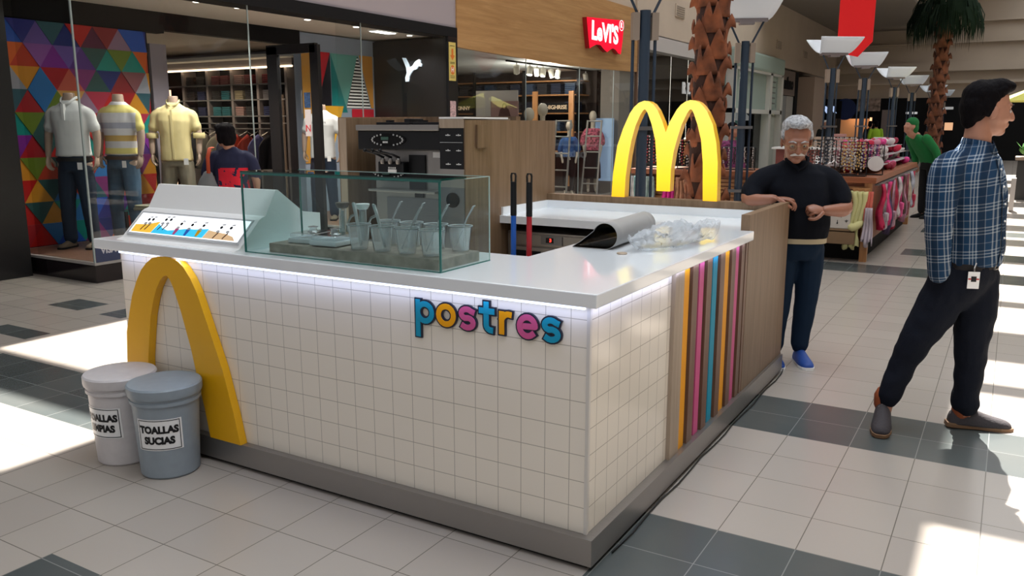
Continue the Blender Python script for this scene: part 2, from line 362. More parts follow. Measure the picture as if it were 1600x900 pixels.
# ---- front cabinet with tiles, steel plinth, slat panel
cab = thing('counter_cabinet', 'white tiled L-shaped serving counter body on a brushed steel plinth', 'counter', (-2.5, 2.9, 0))
b = M(); b.prism([(-3.82, KY), (KX - .02, KY), (KX - .02, 3.385), (-1.78, 3.385), (-1.78, 3.14), (-3.82, 3.14)], .11, .985, 'xy'); b.build('tiled_wall', MT['tile'], cab)
b = M().box(KX - .03, KY - .003, .115, KX - .017, KY + .012, .98); b.build('corner_trim', mat('warm_white_trim', (.66, .62, .57), .3), cab)
b = M(); b.box(-3.80, 2.535, .02, -1.172, 2.56, .1178); b.box(-3.80, 2.535, .118, -1.172, KY + .01, .124); b.box(-1.20, 2.5602, .02, -1.172, 5.45, .1178); b.box(-1.225, KY + .0102, .118, -1.172, 5.45, .124)
b.box(-3.80, 2.56, .02, -3.79, 3.1, .12); b.build('plinth', MT['steel'], cab)
b = M(); b.box(-3.7, 2.56, 0, -1.2, 3.1, .03); b.box(-1.7, 2.6, 0, -1.2, 5.4, .03); b.build('plinth_base', MT['blackm'], cab)
b = M(); b.box(-1.78, 3.385, .12, -1.215, 4.56, .985); b.build('side_panel', MT['wood'], cab)
sl = [('pale', 3.387, 3.50), ('orange', 3.515, 3.59), ('dark', 3.615, 3.69), ('pink', 3.735, 3.80), ('dark', 3.825, 3.90), ('blue', 3.94, 4.01), ('dark', 4.035, 4.11), ('orange', 4.135, 4.205), ('dark', 4.23, 4.30), ('pink', 4.315, 4.385), ('dark', 4.41, 4.47), ('dark', 4.49, 4.53)]
for c, y0, y1 in sl:
    mm = dict(pale=MT['wood_lt'], dark=MT['wood_dk'], orange=MT['orange'], pink=MT['pink'], blue=MT['blue'])[c]
    rec = -1.192 if c in ('pale', 'dark') else -1.20
    q = M().box(-1.216, y0, .124, rec, y1, .985).build('slat', mm, cab)
    if c != 'dark': q['label'] = {'pale': 'pale oak corner slat'}.get(c, c + ' painted slat')
b = M(); b.box(-3.8, 2.545, .972, -1.22, 2.556, .984); b.box(-1.205, 2.59, .972, -1.194, 3.40, .984); b.build('led_strip', MT['led'], cab)
area('counter_front_led', (-2.5, 2.540, .975), (2.6, .012), 1.7, (.50, .60, 1), parent=None)
area('counter_side_led', (-1.185, 3.5, .975), (.012, 1.9), .9, (.50, .60, 1), parent=None)
# ---- worktop
def slab(poly, z0, z1, mm, name, parent=None):
    o = M().prism(poly, z0, z1, 'xy').build(name, mm, parent); md = o.modifiers.new('b', 'BEVEL'); md.width = .004; md.segments = 2; md.limit_method = 'ANGLE'; return o
o = slab([(-3.97, 2.525), (-1.165, 2.525), (-1.165, 4.53), (-1.78, 4.53), (-1.78, 3.14), (-3.97, 3.14)], .985, 1.035, MT['white_top'], 'countertop')
tag(recenter(o), 'glossy white L-shaped worktop on top of the tiled serving counter', 'worktop')
CT = 1.035
# ---- tall side panel and back rail
o = M().box(-1.238, 4.53, .124, -1.19, 5.47, 1.12).build('side_panel', MT['wood']); tag(recenter(o), 'brown wooden end panel of the kiosk the grey-haired man stands behind', 'panel')
o = M().box(-2.94, 5.46, 0, -1.238, 5.56, 1.10).build('back_rail', MT['wood']); tag(recenter(o), 'low brown wooden back wall of the kiosk carrying the illuminated arches', 'panel')
# ---- back worktop with upstand, fridge under
bc = thing('back_counter', 'white back worktop with upstand below the illuminated arches', 'worktop', (-2.1, 5.1, 0))
b = M(); b.prism([(-2.94, 4.79), (-1.78, 4.79), (-1.78, 4.531), (-1.24, 4.531), (-1.24, 5.46), (-2.94, 5.46)], .95, 1.0, 'xy'); b.build('worktop', MT['white_top'], bc)
b = M(); b.box(-2.94, 4.81, 1.0, -2.925, 5.44, 1.055); b.box(-2.94, 5.44, 1.0, -1.24, 5.46, 1.055); b.box(-1.255, 4.6, 1.0, -1.24, 5.44, 1.055); b.build('upstand', MT['white_top'], bc)
b = M().box(-1.78, 4.57, .0, -1.24, 5.44, .95); b.build('cabinet', MT['wood'], bc)
fr = thing('undercounter_fridge', 'steel undercounter fridge with red digital display below the back worktop', 'fridge', (-2.4, 5.1, 0))
M().box(-2.93, 4.88, .1, -1.80, 5.44, .89, .004).build('body', MT['steel'], fr)
b = M(); b.box(-2.92, 4.865, .805, -1.82, 4.88, .875); b.build('control_strip', MT['steel'], fr)
b = M(); b.box(-2.66, 4.858, .815, -2.50, 4.866, .872); b.build('display_bezel', MT['steel_dk'], fr)
b = M(); b.box(-2.62, 4.853, .828, -2.565, 4.859, .862); b.build('display', MT['black'], fr)
text('display_digits', '3', .03, face_mtx((-2.585, 4.852, .845), (1, 0, 0), (0, 0, 1)), emis('red_digits', (1, .03, .02), 4), fr, .001, .001)
for x in (-2.88, -2.33):
    d = M().box(x, 4.86, .12, x + .50, 4.88, .79, .004).build('door', MT['steel'], fr)
    b = M(); b.box(x + .03, 4.853, .70, x + .22, 4.862, .765); b.build('handle_recess', MT['blackm'], d)
for x in (-2.88, -1.88):
    for y in (4.95, 5.35): M().lathe([(.03, 0), (.03, .1)], (x, y, 0), 10).build('foot', MT['black'], fr)
# ---- wooden tower and ice cream cabinet
tw = thing('tall_cabinet', 'tall brown wooden cabinet at the left end of the back worktop', 'cabinet', (-3.0, 5.0, 0))
M().box(-3.10, 4.38, 0, -2.94, 5.58, 1.63).build('body', MT['wood'], tw)
M().box(-2.94, 4.50, 1.455, -2.925, 4.62, 1.60, .002).build('handle_plate', MT['wood'], tw)
ic = thing('alcove_panels', 'brown wooden back and side panels enclosing the ice cream machine', 'panel', (-3.6, 5.3, 0))
M().box(-3.965, 4.38, 0, -3.91, 5.28, 1.645).build('side_panel', MT['wood'], ic)
M().box(-3.966, 4.372, 0, -3.909, 4.38, 1.645).build('edge_strip', MT['wood_lt'], ic)
M().box(-4.8, 5.28, 0, -3.10, 5.34, 1.66).build('back_panel', MT['wood'], ic)
im = thing('ice_cream_machine', 'steel soft-serve ice cream machine with black header and three dispensing levers', 'machine', (-3.45, 4.8, 0))
M().box(-3.74, 4.47, 0, -3.14, 5.15, 1.44, .006).build('body', MT['steel'], im)
M().box(-3.81, 4.38, 1.435, -3.13, 5.15, 1.562, .008).build('header', MT['black'], im)
M().box(-3.81, 4.36, 1.562, -3.13, 5.15, 1.60, .006).build('top_edge', MT['steel'], im)
b = M(); b.box(-3.68, 4.42, 1.60, -3.40, 5.1, 1.617, .004); b.box(-3.37, 4.42, 1.60, -3.14, 5.1, 1.617, .004); b.box(-3.47, 4.45, 1.61, -3.42, 4.6, 1.64, .006); b.box(-3.62, 4.45, 1.61, -3.59, 4.5, 1.63); b.box(-3.35, 4.45, 1.61, -3.31, 4.5, 1.63); b.build('hopper_lid', MT['black'], im)
cp = M(); cp.prism([(-3.55 + .15 * math.cos(a * PI / 16), 1.503 + .042 * math.sin(a * PI / 16)) for a in range(32)], 4.372, 4.379); cp = cp.build('control_panel', MT['blackm'], im)
b = M()
for s in (-1, 1):
    for k in range(-4, 5):
        a = k * PI / 11; x, z = -3.55 + s * .128 * math.cos(a), 1.503 + .036 * math.sin(a)
        b.prism([(x + .006 * math.cos(q * PI / 4), z + .006 * math.sin(q * PI / 4)) for q in range(8)], 4.368, 4.373)
b.build('button_ring', mat('pale_grey_print', (.5, .5, .5), .4), cp)
M().prism([(-3.60, 1.502), (-3.54, 1.502), (-3.54, 1.522), (-3.60, 1.522)], 4.367, 4.373).build('screen', mat('dim_green_lcd', (.05, .12, .09), .2), cp)
text('lettering', 'SERVE', .016, face_mtx((-3.565, 4.368, 1.487), (1, 0, 0), (0, 0, 1)), MT['white'], cp, .001, .0006)
b = M().box(-3.66, 4.40, 1.23, -3.445, 4.47, 1.36, .01).box(-3.44, 4.455, 1.17, -3.31, 4.475, 1.405).build('dispensing_head', MT['black'], im)
for k in range(3):
    x = -3.615 + k * .065
    l = M().tube([(x - .07, 4.31, 1.432 - .003 * k), (x - .02, 4.36, 1.41), (x + .02, 4.39, 1.385)], [.008, .007, .009], 8).build('lever', MT['black'], im, smooth=True)
    M().ell((x - .075, 4.305, 1.435), (.012, .012, .012)).build('lever_knob', MT['black'], l, smooth=True)
    M().lathe([(.012, 0), (.018, .012), (.018, .03), (.008, .04)], (x + .01, 4.385, 1.345), 12).build('nozzle', MT['steel'], im, smooth=.7)
b = M(); b.box(-3.57, 4.395, 1.285, -3.50, 4.40, 1.31)
for k in range(4): b.box(-3.567 + k * .017, 4.395, 1.314, -3.558 + k * .017, 4.40, 1.325)
b.build('flavour_label', MT['white'], im)
M().box(-3.25, 4.464, 1.39, -3.185, 4.47, 1.425).build('sticker', MT['white'], im)
M().box(-3.70, 4.34, 1.165, -3.15, 4.47, 1.18, .003).build('drip_tray', MT['steel'], im)
M().box(-3.64, 4.462, .1, -3.16, 4.471, 1.12).build('lower_door', MT['steel_dk'], im)
M().box(-3.40, 4.458, 1.125, -3.33, 4.468, 1.165).build('drain_cover', MT['black'], im)
tp = thing('topping_dispenser', 'narrow steel topping unit with six black flavour buttons beside the tall cabinet', 'machine', (-3.02, 4.6, 0))
M().box(-3.115, 4.385, 0, -3.102, 5.2, 1.645).build('side', MT['steel'], tp)
tf = M().box(-3.13, 4.375, 1.325, -2.95, 4.379, 1.58); tf = tf.build('button_plate', MT['black'], tp)
b = M()
for z in (1.535, 1.44, 1.355):
    for x in (-3.065, -2.985): b.box(x - .017, 4.370, z - .002, x + .017, 4.375, z + .003); b.box(x - .002, 4.370, z - .004, x + .002, 4.375, z + .008)
b.box(-3.125, 4.371, 1.490, -2.955, 4.375, 1.492); b.build('button_print', MT['white'], tf)
M().box(-3.13, 4.37, 1.58, -2.945, 4.379, 1.635).build('wood_strip', MT['wood_lt'], tp)
M().box(-3.13, 4.37, 1.637, -2.94, 4.9, 1.648).build('top_edge', MT['white'], tp)
M().box(-3.13, 4.37, 1.21, -2.945, 4.379, 1.325).build('lower_plate', MT['steel'], tp)
M().box(-3.13, 4.37, .1, -2.945, 4.379, 1.21).build('base_door', MT['steel_dk'], tp)
M().at(Matrix.Translation((-3.03, 4.372, 1.13)) @ Matrix.Rotation(PI / 2, 4, 'X')).lathe([(.048, 0), (.048, .01), (.03, .012)], (0, 0, 0), 20).build('chute', MT['blackm'], tp)

# ---- illuminated double arch
MP = [(-2.422, 1.10), (-2.415, 1.258), (-2.387, 1.456), (-2.347, 1.573), (-2.298, 1.679), (-2.270, 1.718), (-2.235, 1.748), (-2.196, 1.761), (-2.165, 1.755), (-2.135, 1.738), (-2.102, 1.697), (-2.064, 1.621), (-2.036, 1.546), (-2.008, 1.621), (-1.962, 1.7), (-1.935, 1.731), (-1.905, 1.751), (-1.871, 1.761), (-1.84, 1.757), (-1.81, 1.743), (-1.785, 1.72), (-1.757, 1.685), (-1.715, 1.602), (-1.686, 1.483), (-1.67, 1.355), (-1.663, 1.10), (-1.758, 1.10), (-1.769, 1.352), (-1.787, 1.501), (-1.816, 1.602), (-1.843, 1.671), (-1.855, 1.694), (-1.866, 1.702), (-1.877, 1.697), (-1.892, 1.676), (-1.928, 1.602), (-1.954, 1.512), (-1.976, 1.424), (-1.991, 1.309), (-1.993, 1.153), (-2.088, 1.153), (-2.092, 1.345), (-2.108, 1.498), (-2.137, 1.602), (-2.168, 1.678), (-2.181, 1.697), (-2.192, 1.705), (-2.205, 1.697), (-2.224, 1.669), (-2.259, 1.592), (-2.287, 1.486), (-2.305, 1.379), (-2.322, 1.241), (-2.326, 1.10)]
ms = thing('arch_sign', 'illuminated yellow double-arch M sign standing on the kiosk back wall', 'sign', (-2.04, 5.49, 1.10))
M().prism(MP, 5.471, 5.545).build('body', mat('amber_side', (.78, .42, .02), .3, emit=(.9, .5, .02), es=.15), ms)
cx0 = sum(p[0] for p in MP) / len(MP)
fm = bpy.data.materials.new('lit_yellow_face'); fm.use_nodes = True; nt = fm.node_tree; p = nt.nodes['Principled BSDF']
tc, x_, y_, z_ = objcoord(nt); g = mnode(nt, 'MULTIPLY', mnode(nt, 'SUBTRACT', z_, -.02), 1.5); rmp = nt.nodes.new('ShaderNodeValToRGB'); nt.links.new(g, rmp.inputs[0])
e = rmp.color_ramp.elements; e[0].position = 0; e[0].color = (1, .50, 0, 1); e[1].position = .9; e[1].color = (1, .86, .16, 1); q_ = e.new(.25); q_.color = (1, .74, .02, 1)
nt.links.new(rmp.outputs[0], p.inputs['Emission Color']); p.inputs['Emission Strength'].default_value = 1.05; p.inputs['Base Color'].default_value = (.4, .22, .01, 1)
M().prism(MP, 5.462, 5.471).build('lit_face', fm, ms)

# ---- big yellow arch on the tiles
AP = [(-3.79, .124), (-3.789, .30), (-3.784, .431), (-3.768, .573), (-3.733, .676), (-3.70, .765), (-3.654, .846), (-3.61, .905), (-3.567, .942), (-3.52, .970), (-3.475, .981), (-3.43, .984), (-3.40, .984), (-3.362, .978), (-3.33, .968), (-3.294, .945), (-3.25, .895), (-3.21, .828), (-3.14, .654), (-3.071, .48), (-3.013, .272), (-2.98, .124), (-3.19, .124), (-3.217, .267), (-3.255, .42), (-3.285, .557), (-3.335, .723), (-3.36, .79), (-3.381, .842), (-3.40, .875), (-3.421, .893), (-3.445, .887), (-3.472, .864), (-3.505, .82), (-3.533, .763), (-3.565, .68), (-3.584, .597), (-3.612, .456), (-3.625, .3), (-3.63, .124)]
o = M().prism(AP, 2.528, 2.568).build('yellow_arch', MT['yellow']); md = o.modifiers.new('b', 'BEVEL'); md.width = .003; md.segments = 2; md.limit_method = 'ANGLE'
tag(recenter(o), 'big solid yellow arch mounted on the tiled counter front behind the buckets', 'arch')

# ---- coloured word on the tiles
ls = thing('letter_sign', 'outlined blue, orange and pink letters spelling postres on the white tiles', 'sign', (-1.65, KY, .8))
def arc(cx, cz, rx, rz, a0, a1, n=14): return [(cx + rx * math.cos(math.radians(a0 + (a1 - a0) * k / n)), cz + rz * math.sin(math.radians(a0 + (a1 - a0) * k / n))) for k in range(n + 1)]
def glyph(ch):
    if ch == 'p': return [[(0, .082), (0, -.046)], arc(.030, .042, .030, .032, 0, 360, 20)], .066
    if ch == 'o': return [arc(.031, .042, .031, .033, 0, 360, 20)], .067
    if ch == 's': return [[(.052, .066)] + arc(.027, .058, .022, .017, 40, 250, 9) + arc(.029, .026, .024, .018, 80, -140, 9)], .060
    if ch == 't': return [[(.022, .105), (.022, .03)] + arc(.041, .028, .019, .018, 180, 275, 5), [(0, .078), (.048, .078)]], .060
    if ch == 'r': return [[(0, .078), (0, .008)], [(0, .055)] + arc(.026, .052, .024, .024, 150, 75, 5)], .045
    if ch == 'e': return [[(.004, .042), (.056, .044)] + arc(.030, .042, .029, .033, 5, 315, 18)], .066
X = -1.95
for ch, c in zip('postres', ('blue', 'orange', 'pink', 'blue', 'orange', 'pink', 'blue')):
    st, adv = glyph(ch); a = M(); k = M()
    for s_ in st:
        pts = [(X + p_[0] * 1.13, .836 + p_[1] * 1.06) for p_ in s_]; cl_ = ch == 'o' or (ch == 'p' and s_ is st[1]); a.stroke(pts, .0225, KY - .0105, KY - .009, caps=cl_, ext=0 if cl_ else .007); k.stroke(pts, .0345, KY - .009, KY - .0005, caps=cl_, ext=0 if cl_ else .0125)
    q = a.build('letter_' + ch, MT[c], ls); q['label'] = c + ' letter ' + ch; k.build('outline', MT['inkblack'], q); X += (adv + .0255) * 1.13 - .004

# ---- buckets
def bucket(x, y, rz, m_body, label, lines2):
    t = thing('lidded_bucket', label, 'bucket', (x, y, 0), rz, None)
    M().lathe([(.123, 0), (.131, .01), (.148, .36), (.150, .385)], (0, 0, 0), 40).build('body', m_body, t, False, smooth=.6)
    M().lathe([(.150, .352), (.157, .354), (.157, .368), (.153, .370), (.153, .385)], (0, 0, 0), 40, False).build('rim_ring', m_body, t, False, smooth=.6)
    M().lathe([(.150, .384), (.163, .386), (.166, .40), (.166, .428), (.160, .436), (.05, .440), (.002, .441)], (0, 0, 0), 40).build('lid', m_body, t, False, smooth=.6)
    def on(u, v, r=.0015):   # wrap onto the tapered side; u metres along the surface, v height
        R = .131 + (.148 - .131) * (v - .01) / .35 + r; a = -PI / 2 + u / R; return (R * math.cos(a), R * math.sin(a), v)
    lb = M().grid(lambda i, j: on(-.105 + .21 * i, .145 + .15 * j), 16, 2).build('paper_label', MT['white'], t, False, smooth=True)
    b = M()
    for (u0, v0, u1, v1) in ((-.097, .150, .097, .1535), (-.097, .2865, .097, .290), (-.097, .150, -.0935, .290), (.0935, .150, .097, .290)):
        b.grid(lambda i, j: on(u0 + (u1 - u0) * i, v0 + (v1 - v0) * j, .0028), 12, 1)
    b.build('label_border', MT['black'], lb, False)
    for row, s_ in enumerate(lines2):
        tx = text('lettering', s_, .046, Matrix.Identity(4), MT['black'], lb, .0, .0028, world=False)
        for vv in tx.data.vertices: p_ = on(vv.co.x * .92, .244 - .052 * row + vv.co.y, .003); vv.co = p_
    return t
gb = mat('grey_bucket_plastic', (.27, .32, .36), .45, noise_amt=.05, nscale=20); wb = mat('white_bucket_plastic', (.60, .57, .57), .45, noise_amt=.05, nscale=20)
bucket(-3.285, 2.37, math.radians(37), gb, 'grey plastic bucket with lid and label TOALLAS SUCIAS, in front of the white one', ('TOALLAS', 'SUCIAS'))
bucket(-3.60, 2.36, math.radians(10), wb, 'white plastic bucket with lid, half hidden behind the grey one by the yellow arch', ('TOALLAS', 'LIMPIAS'))
# ================================================================ things on the counter
# ---- menu stand: sloping lit menu in front, taller sloping screen behind
mn = thing('menu_stand', 'white sloping menu stand with lit dessert pictures at the left counter end', 'menu', (-3.4, 2.7, CT))
side = [(2.565, CT), (2.60, 1.045), (2.725, 1.165), (2.745, 1.175), (2.765, 1.18), (2.835, 1.295), (2.85, 1.297), (3.01, 1.18), (3.125, 1.165), (3.125, CT)]
b = M().prism(side, -3.84, -2.985, 'yz'); b.build('housing', MT['white'], mn)
fmx = face_mtx((-3.41, 2.661, 1.111), (1, 0, 0), (0, .125, .12))
def on_menu(pts, m_, nm, par, lift): return M().at(fmx).prism(pts, -.001, lift, 'xy').build(nm, m_, par)
pan = on_menu([(-.395, -.062), (.395, -.062), (.395, .066), (-.395, .066)], mat('lit_menu_panel', (.85, .85, .88), .3, emit=(.92, .95, 1), es=1.0), 'menu_panel', mn, .002)
def eprint(n, c): return mat(n, c, .3, emit=c, es=.35)
w = M().at(fmx)
w.m(0).prism([(-.385, -.055), (-.385, -.01), (-.30, -.005), (-.24, .012), (-.215, .018), (-.235, -.055)], .002, .003, 'xy')
w.m(1).prism([(-.232, -.055), (-.215, .005), (-.17, -.02), (-.12, -.032), (-.06, -.022), (0, -.012), (.06, -.01), (.155, 0), (.145, -.055)], .002, .003, 'xy')
w.m(2).prism([(.147, -.055), (.157, -.006), (.22, -.014), (.28, -.018), (.34, -.032), (.37, -.055)], .002, .003, 'xy')
w.build('wave_print', [eprint('yellow_print', (1, .58, .06)), eprint('blue_print', (.05, .62, .95)), eprint('tan_print', (.75, .50, .28))], pan)
pr = M().at(fmx)
for x, z, c in ((-.315, -.02, 3), (-.285, -.018, 3), (-.19, -.012, 3), (-.155, -.010, 3), (-.06, -.03, 1), (.02, -.03, 2), (.10, -.028, 0), (.225, -.03, 3), (.29, -.028, 3)):
    if c < 3: pr.m(c).prism([(x - .008, z - .022), (x + .006, z - .022), (x + .013, z + .014), (x - .013, z + .014)], .003, .0045, 'xy')
    else: pr.m(3).stroke([(x - .006, z - .02), (x, z - .004), (x + .006, z + .01)], .006, .003, .0045, 'xy')
    pr.m(4).prism([(x + .012 * math.cos(q * PI / 4), z + .02 + .008 * math.sin(q * PI / 4)) for q in range(8)], .003, .0045, 'xy')
    pr.m(5).prism([(x + .006 + .0085 * math.cos(q * PI / 5), z + .045 + .0085 * math.sin(q * PI / 5)) for q in range(10)], .003, .0045, 'xy')
    pr.m(5).box(x + .0, z + .060, .003, x + .022, z + .0625, .0042); pr.box(x + .004, z + .066, .003, x + .022, z + .0675, .0042)
pr.build('dessert_print', [MT['yellow'], MT['pink'], mat('deep_blue_print', (.03, .15, .6), .3), mat('choc_print', (.12, .05, .03), .3), mat('cream_print', (.5, .5, .52), .4), MT['blackm']], pan)
b = M().at(fmx); b.box(-.405, -.072, 0, .405, -.062, .004).box(-.405, .066, 0, .405, .074, .004).box(-.405, -.062, 0, -.395, .066, .004).box(.395, -.062, 0, .405, .066, .004); b.build('panel_frame', mat('pale_grey_frame', (.55, .56, .58), .3), mn)
# ---- glass display case
gc = thing('display_case', 'rectangular glass display case with green edges on the front counter', 'case', (-2.4, 2.78, CT))
x0, x1, y0, y1, z1 = -2.945, -1.865, 2.60, 2.955, 1.39
def pane(n, a, m_=None): return M().box(*a).build(n, m_ or MT['caseglass'], gc)
pane('front_glass', (x0, y0, CT, x1, y0 + .006, z1)); pane('back_glass', (x0, y1 - .006, CT, x1, y1, z1)); pane('side_glass', (x0, y0 + .006, CT, x0 + .006, y1 - .006, z1)); pane('side_glass', (x1 - .006, y0 + .006, CT, x1, y1 - .006, z1))
pane('lid_glass', (x0 - .004, y0 - .004, z1 + .001, x1 + .01, y0 + .17, z1 + .009), glassy('lid_glass_dark_reflection', (.12, .40, .34), refl=1.5, haze=.35, hcol=(.02, .10, .08)))  # dark green reflection at the low view angle put into tint and haze
E_ = M(); e = .0035
for (xa, ya) in ((x0, y0), (x1, y0), (x0, y1)): E_.box(xa - e, ya - e, CT, xa + e, ya + e, z1)
E_.build('corner_edge', MT['casedge'], gc)
E_ = M(); E_.box(x1 - .002, y1 - .002, CT, x1 + .002, y1 + .002, z1).box(x1 - .0015, y0 + .17, z1 - .002, x1 + .0015, y1, z1 + .001).box(x0, y1 - .002, z1 - .002, x1, y1 + .001, z1 + .001); E_.build('polished_edge', mat('pale_glass_edge', (.45, .6, .56), .2), gc)
E_ = M(); E_.box(x0, y0 - e, CT, x1, y0 + .002, CT + .004).box(x0, y0 - e - .002, z1 - .006, x1 + .01, y0 - .001, z1 + .004).box(x1 - .001, y0, CT, x1 + .003, y1, CT + .004); E_.build('base_edge', MT['casedge'], gc)
# ---- trays
o = M().box(-2.46, 2.635, CT, -1.90, 2.93, 1.078, .003).build('tray', mat('grey_brown_stone', (.30, .26, .21), .5, noise_amt=.3, nscale=18)); tag(recenter(o), 'large grey-brown tray under the clear topping cups in the glass case', 'tray')
o = M().box(-2.86, 2.66, CT, -2.465, 2.94, 1.075, .003).build('tray', o.data.materials[0]); tag(recenter(o), 'smaller grey-brown tray under the lidded containers, left in the glass case', 'tray')
for i, (x, y, rz, lab) in enumerate(((-2.72, 2.80, .12, 'flat clear lidded container with white base, left one in the glass case'), (-2.56, 2.77, .05, 'flat clear lidded container with white base, beside the topping cups in the case'))):
    t = thing('lidded_container', lab, 'container', (x, y, 1.076 if i == 0 else 1.079), rz, None)
    M().box(-.075, -.09, 0, .075, .09, .022, .006).build('base', mat('milky_plastic', (.62, .68, .70), .3), t, False)
    M().box(-.07, -.085, .023, .07, .085, .045, .01).build('lid', MT['clear'], t, False)
    M().lathe([(.03, .045), (.018, .05), (.016, .062), (.024, .068), (.001, .072)], (0, 0, 0), 16).build('knob', MT['clear'], t, False, smooth=.8)
def cup(x, y, lean, rz, lab):
    t = thing('topping_cup', lab, 'cup', (x, y, 1.079), rz, 'clear topping cups in the glass case')
    R = Matrix.Rotation(lean, 4, 'Y')
    M().lathe([(.036, .0), (.042, .05), (.048, .100), (.049, .103), (.053, .104), (.053, .108), (.047, .107), (.041, .05), (.034, .004), (.001, .004)], (0, 0, 0), 22, False).build('cup', MT['clear'], t, False, smooth=.9)
    M().at(Matrix.Translation((0, 0, .105))).lathe([(.053, 0), (.053, .004), (.048, .004), (.048, 0), (.053, 0)], (0, 0, 0), 22, False).build('rim', mat('milky_rim', (.75, .8, .82), .2), t, False, smooth=.6)
    s_ = M().tube([(-.022, 0, .02), (.0, 0, .07), (.03, 0, .14), (.058, .0, .19), (.066, 0, .193)], [.007, .008, .008, .010, .006], 8, flat=.4, ref=(0, 1, 0)).build('spoon', mat('cloudy_plastic_spoon', (.66, .70, .71), .2, trans=.3), t, False, smooth=True)
    return t
first = None
cl = [(-2.36, 2.70, 2.6, 'front row, leftmost'), (-2.235, 2.70, 2.8, 'front row, second from left'), (-2.105, 2.70, .6, 'front row, third from left'), (-1.98, 2.70, .4, 'front row, rightmost'), (-2.335, 2.87, .3, 'back row, leftmost'), (-2.21, 2.87, .2, 'back row, second from left'), (-2.08, 2.87, .1, 'back row, third from left'), (-1.955, 2.87, .3, 'back row, rightmost')]
for x, y, rz, w_ in cl:
    lb = 'clear topping cup with long spoon in the glass case, ' + w_
    if first is None: first = cup(x, y, 0, rz, lb)
    else: dup(first, (x, y, 1.079), rz, lb, first['group'])
# ---- syrup pumps behind the case
for i, (x, m_, lab) in enumerate(((-2.755, mat('brown_cap', (.10, .07, .05), .4), 'syrup pump with dark brown cap behind the glass case'), (-2.63, MT['white'], 'syrup pump with white cap behind the glass case'))):
    t = thing('syrup_pump', lab, 'pump', (x, 3.04, CT))
    M().lathe([(.045, 0), (.045, .025), (.02, .03), (.017, .17), (.012, .172)], (x, 3.04, CT), 18).build('stem', MT['clear'], t, smooth=.7)
    M().lathe([(.009, 0), (.009, .16)], (x, 3.04, CT), 10).build('plunger', MT['steel'], t, smooth=.7)
    M().lathe([(.024, .172), (.027, .178), (.034, .19), (.034, .198), (.001, .2)], (x, 3.04, CT), 20).build('cap', m_, t, smooth=.7)
    M().tube([(x + .02, 3.04, CT + .02), (x + .03, 3.04, CT + .10), (x + .06, 3.03, CT + .135), (x + .10, 3.02, CT + .15)], .006, 8).build('spout', MT['steel'], t, smooth=True)
# ---- two broom handles leaning in the work area
for x, m_, c in ((-1.955, mat('blue_handle', (.005, .10, .48), .3), 'blue'), (-1.872, mat('red_handle', (.42, .004, .012), .3), 'red')):
    t = thing('broom', c + ' broom standing upright behind the counter beside the glass case', 'broom', (x, 3.3, 0))
    M().tube([(x, 3.3, .12), (x + .004, 3.3, 1.2)], .0125, 14).build('stick', m_, t, smooth=.7)
    M().tube([(x + .004, 3.3, 1.19), (x + .004, 3.3, 1.345)], .0145, 14).build('grip', MT['black'], t, smooth=.7)
    b = M(); b.stroke([(x - .007, 1.345), (x - .008, 1.372), (x - .004, 1.383), (x + .012, 1.383), (x + .016, 1.372), (x + .015, 1.345)], .005, 3.295, 3.305); b.build('hang_loop', MT['black'], t)
    M().box(x - .14, 3.27, .10, x + .14, 3.33, .15, .01).build('head', m_, t)
    M().prism([(x - .13, .10), (x + .13, .10), (x + .16, 0), (x - .16, 0)], 3.275, 3.325).build('bristles', m_, t)
# ---- rolled mat, black inside
A0, A1 = Vector((-1.56, 3.50, CT)), Vector((-1.60, 4.08, CT)); ax = (A1 - A0).normalized(); sdv = Vector((-ax.y, ax.x, 0))
def matsec(t_): # teardrop section, sdv points to the left (tip)
    r = .060; pts = []
    tip = .16 * (1 - t_) + .07 * t_
    for k in range(25):
        a = math.radians(-90 - 0 + 250 * k / 24); pts.append((-r * math.cos(a) * 1.0, r + r * math.sin(a)))
    return [(tip, .0015)] + pts[0:25] + [(tip * .75, .030 + .02 * t_), (tip, .0035)]
pts_o = []
b = M(); rows = []
for j in range(9):
    t_ = j / 8; c = A0 + (A1 - A0) * t_; rows.append([c + sdv * (u + .02) + Vector((0, 0, .001 + v)) for u, v in matsec(t_)])
G = [[b.v(p_) for p_ in r] for r in rows]
for r0, r1 in zip(G, G[1:]):
    for k in range(len(r0) - 1): b.face((r0[k], r0[k + 1], r1[k + 1], r1[k]))
o = b.build('rolled_mat', [mat('grey_mat_back', (.33, .32, .31), .6), mat('glossy_black_mat', (.006, .005, .004), .12)], None, smooth=1.0)
md = o.modifiers.new('s', 'SOLIDIFY'); md.thickness = .0022; md.offset = 0; md.material_offset = 1
tag(recenter(o), 'loosely rolled sheet, grey outside and glossy black inside, on the worktop', 'mat')
# ---- crumpled plastic bag
b = bmesh.new(); bmesh.ops.create_icosphere(b, subdivisions=6, radius=1)
B0, B1 = Vector((-1.44, 3.47)), Vector((-1.23, 4.08)); d = B1 - B0; L_ = d.length; d.normalize(); nrm = Vector((d.y, -d.x))
for v in b.verts:
    p_ = v.co.copy(); t_ = (p_.x + 1) / 2; wv = .085 + .02 * math.sin(t_ * 5); h = .036 + .022 * t_
    q = B0 + d * (t_ * L_) + nrm * (p_.y * wv)
    n_ = noise.noise(Vector((q.x * 9, q.y * 9, p_.z * 1.2))) * .035 + abs(noise.noise(Vector((q.x * 26, q.y * 26, p_.z * 2.5 + 5)))) * .03 + abs(noise.noise(Vector((q.x * 60, q.y * 60, p_.z * 3)))) * .012
    z = CT + .002 + max(0, (p_.z + 1) * h + n_ * (1 if p_.z > -.6 else .2))
    v.co = Vector((q.x + n_ * nrm.x * p_.y * .9, q.y + n_ * nrm.y * p_.y * .9, z))
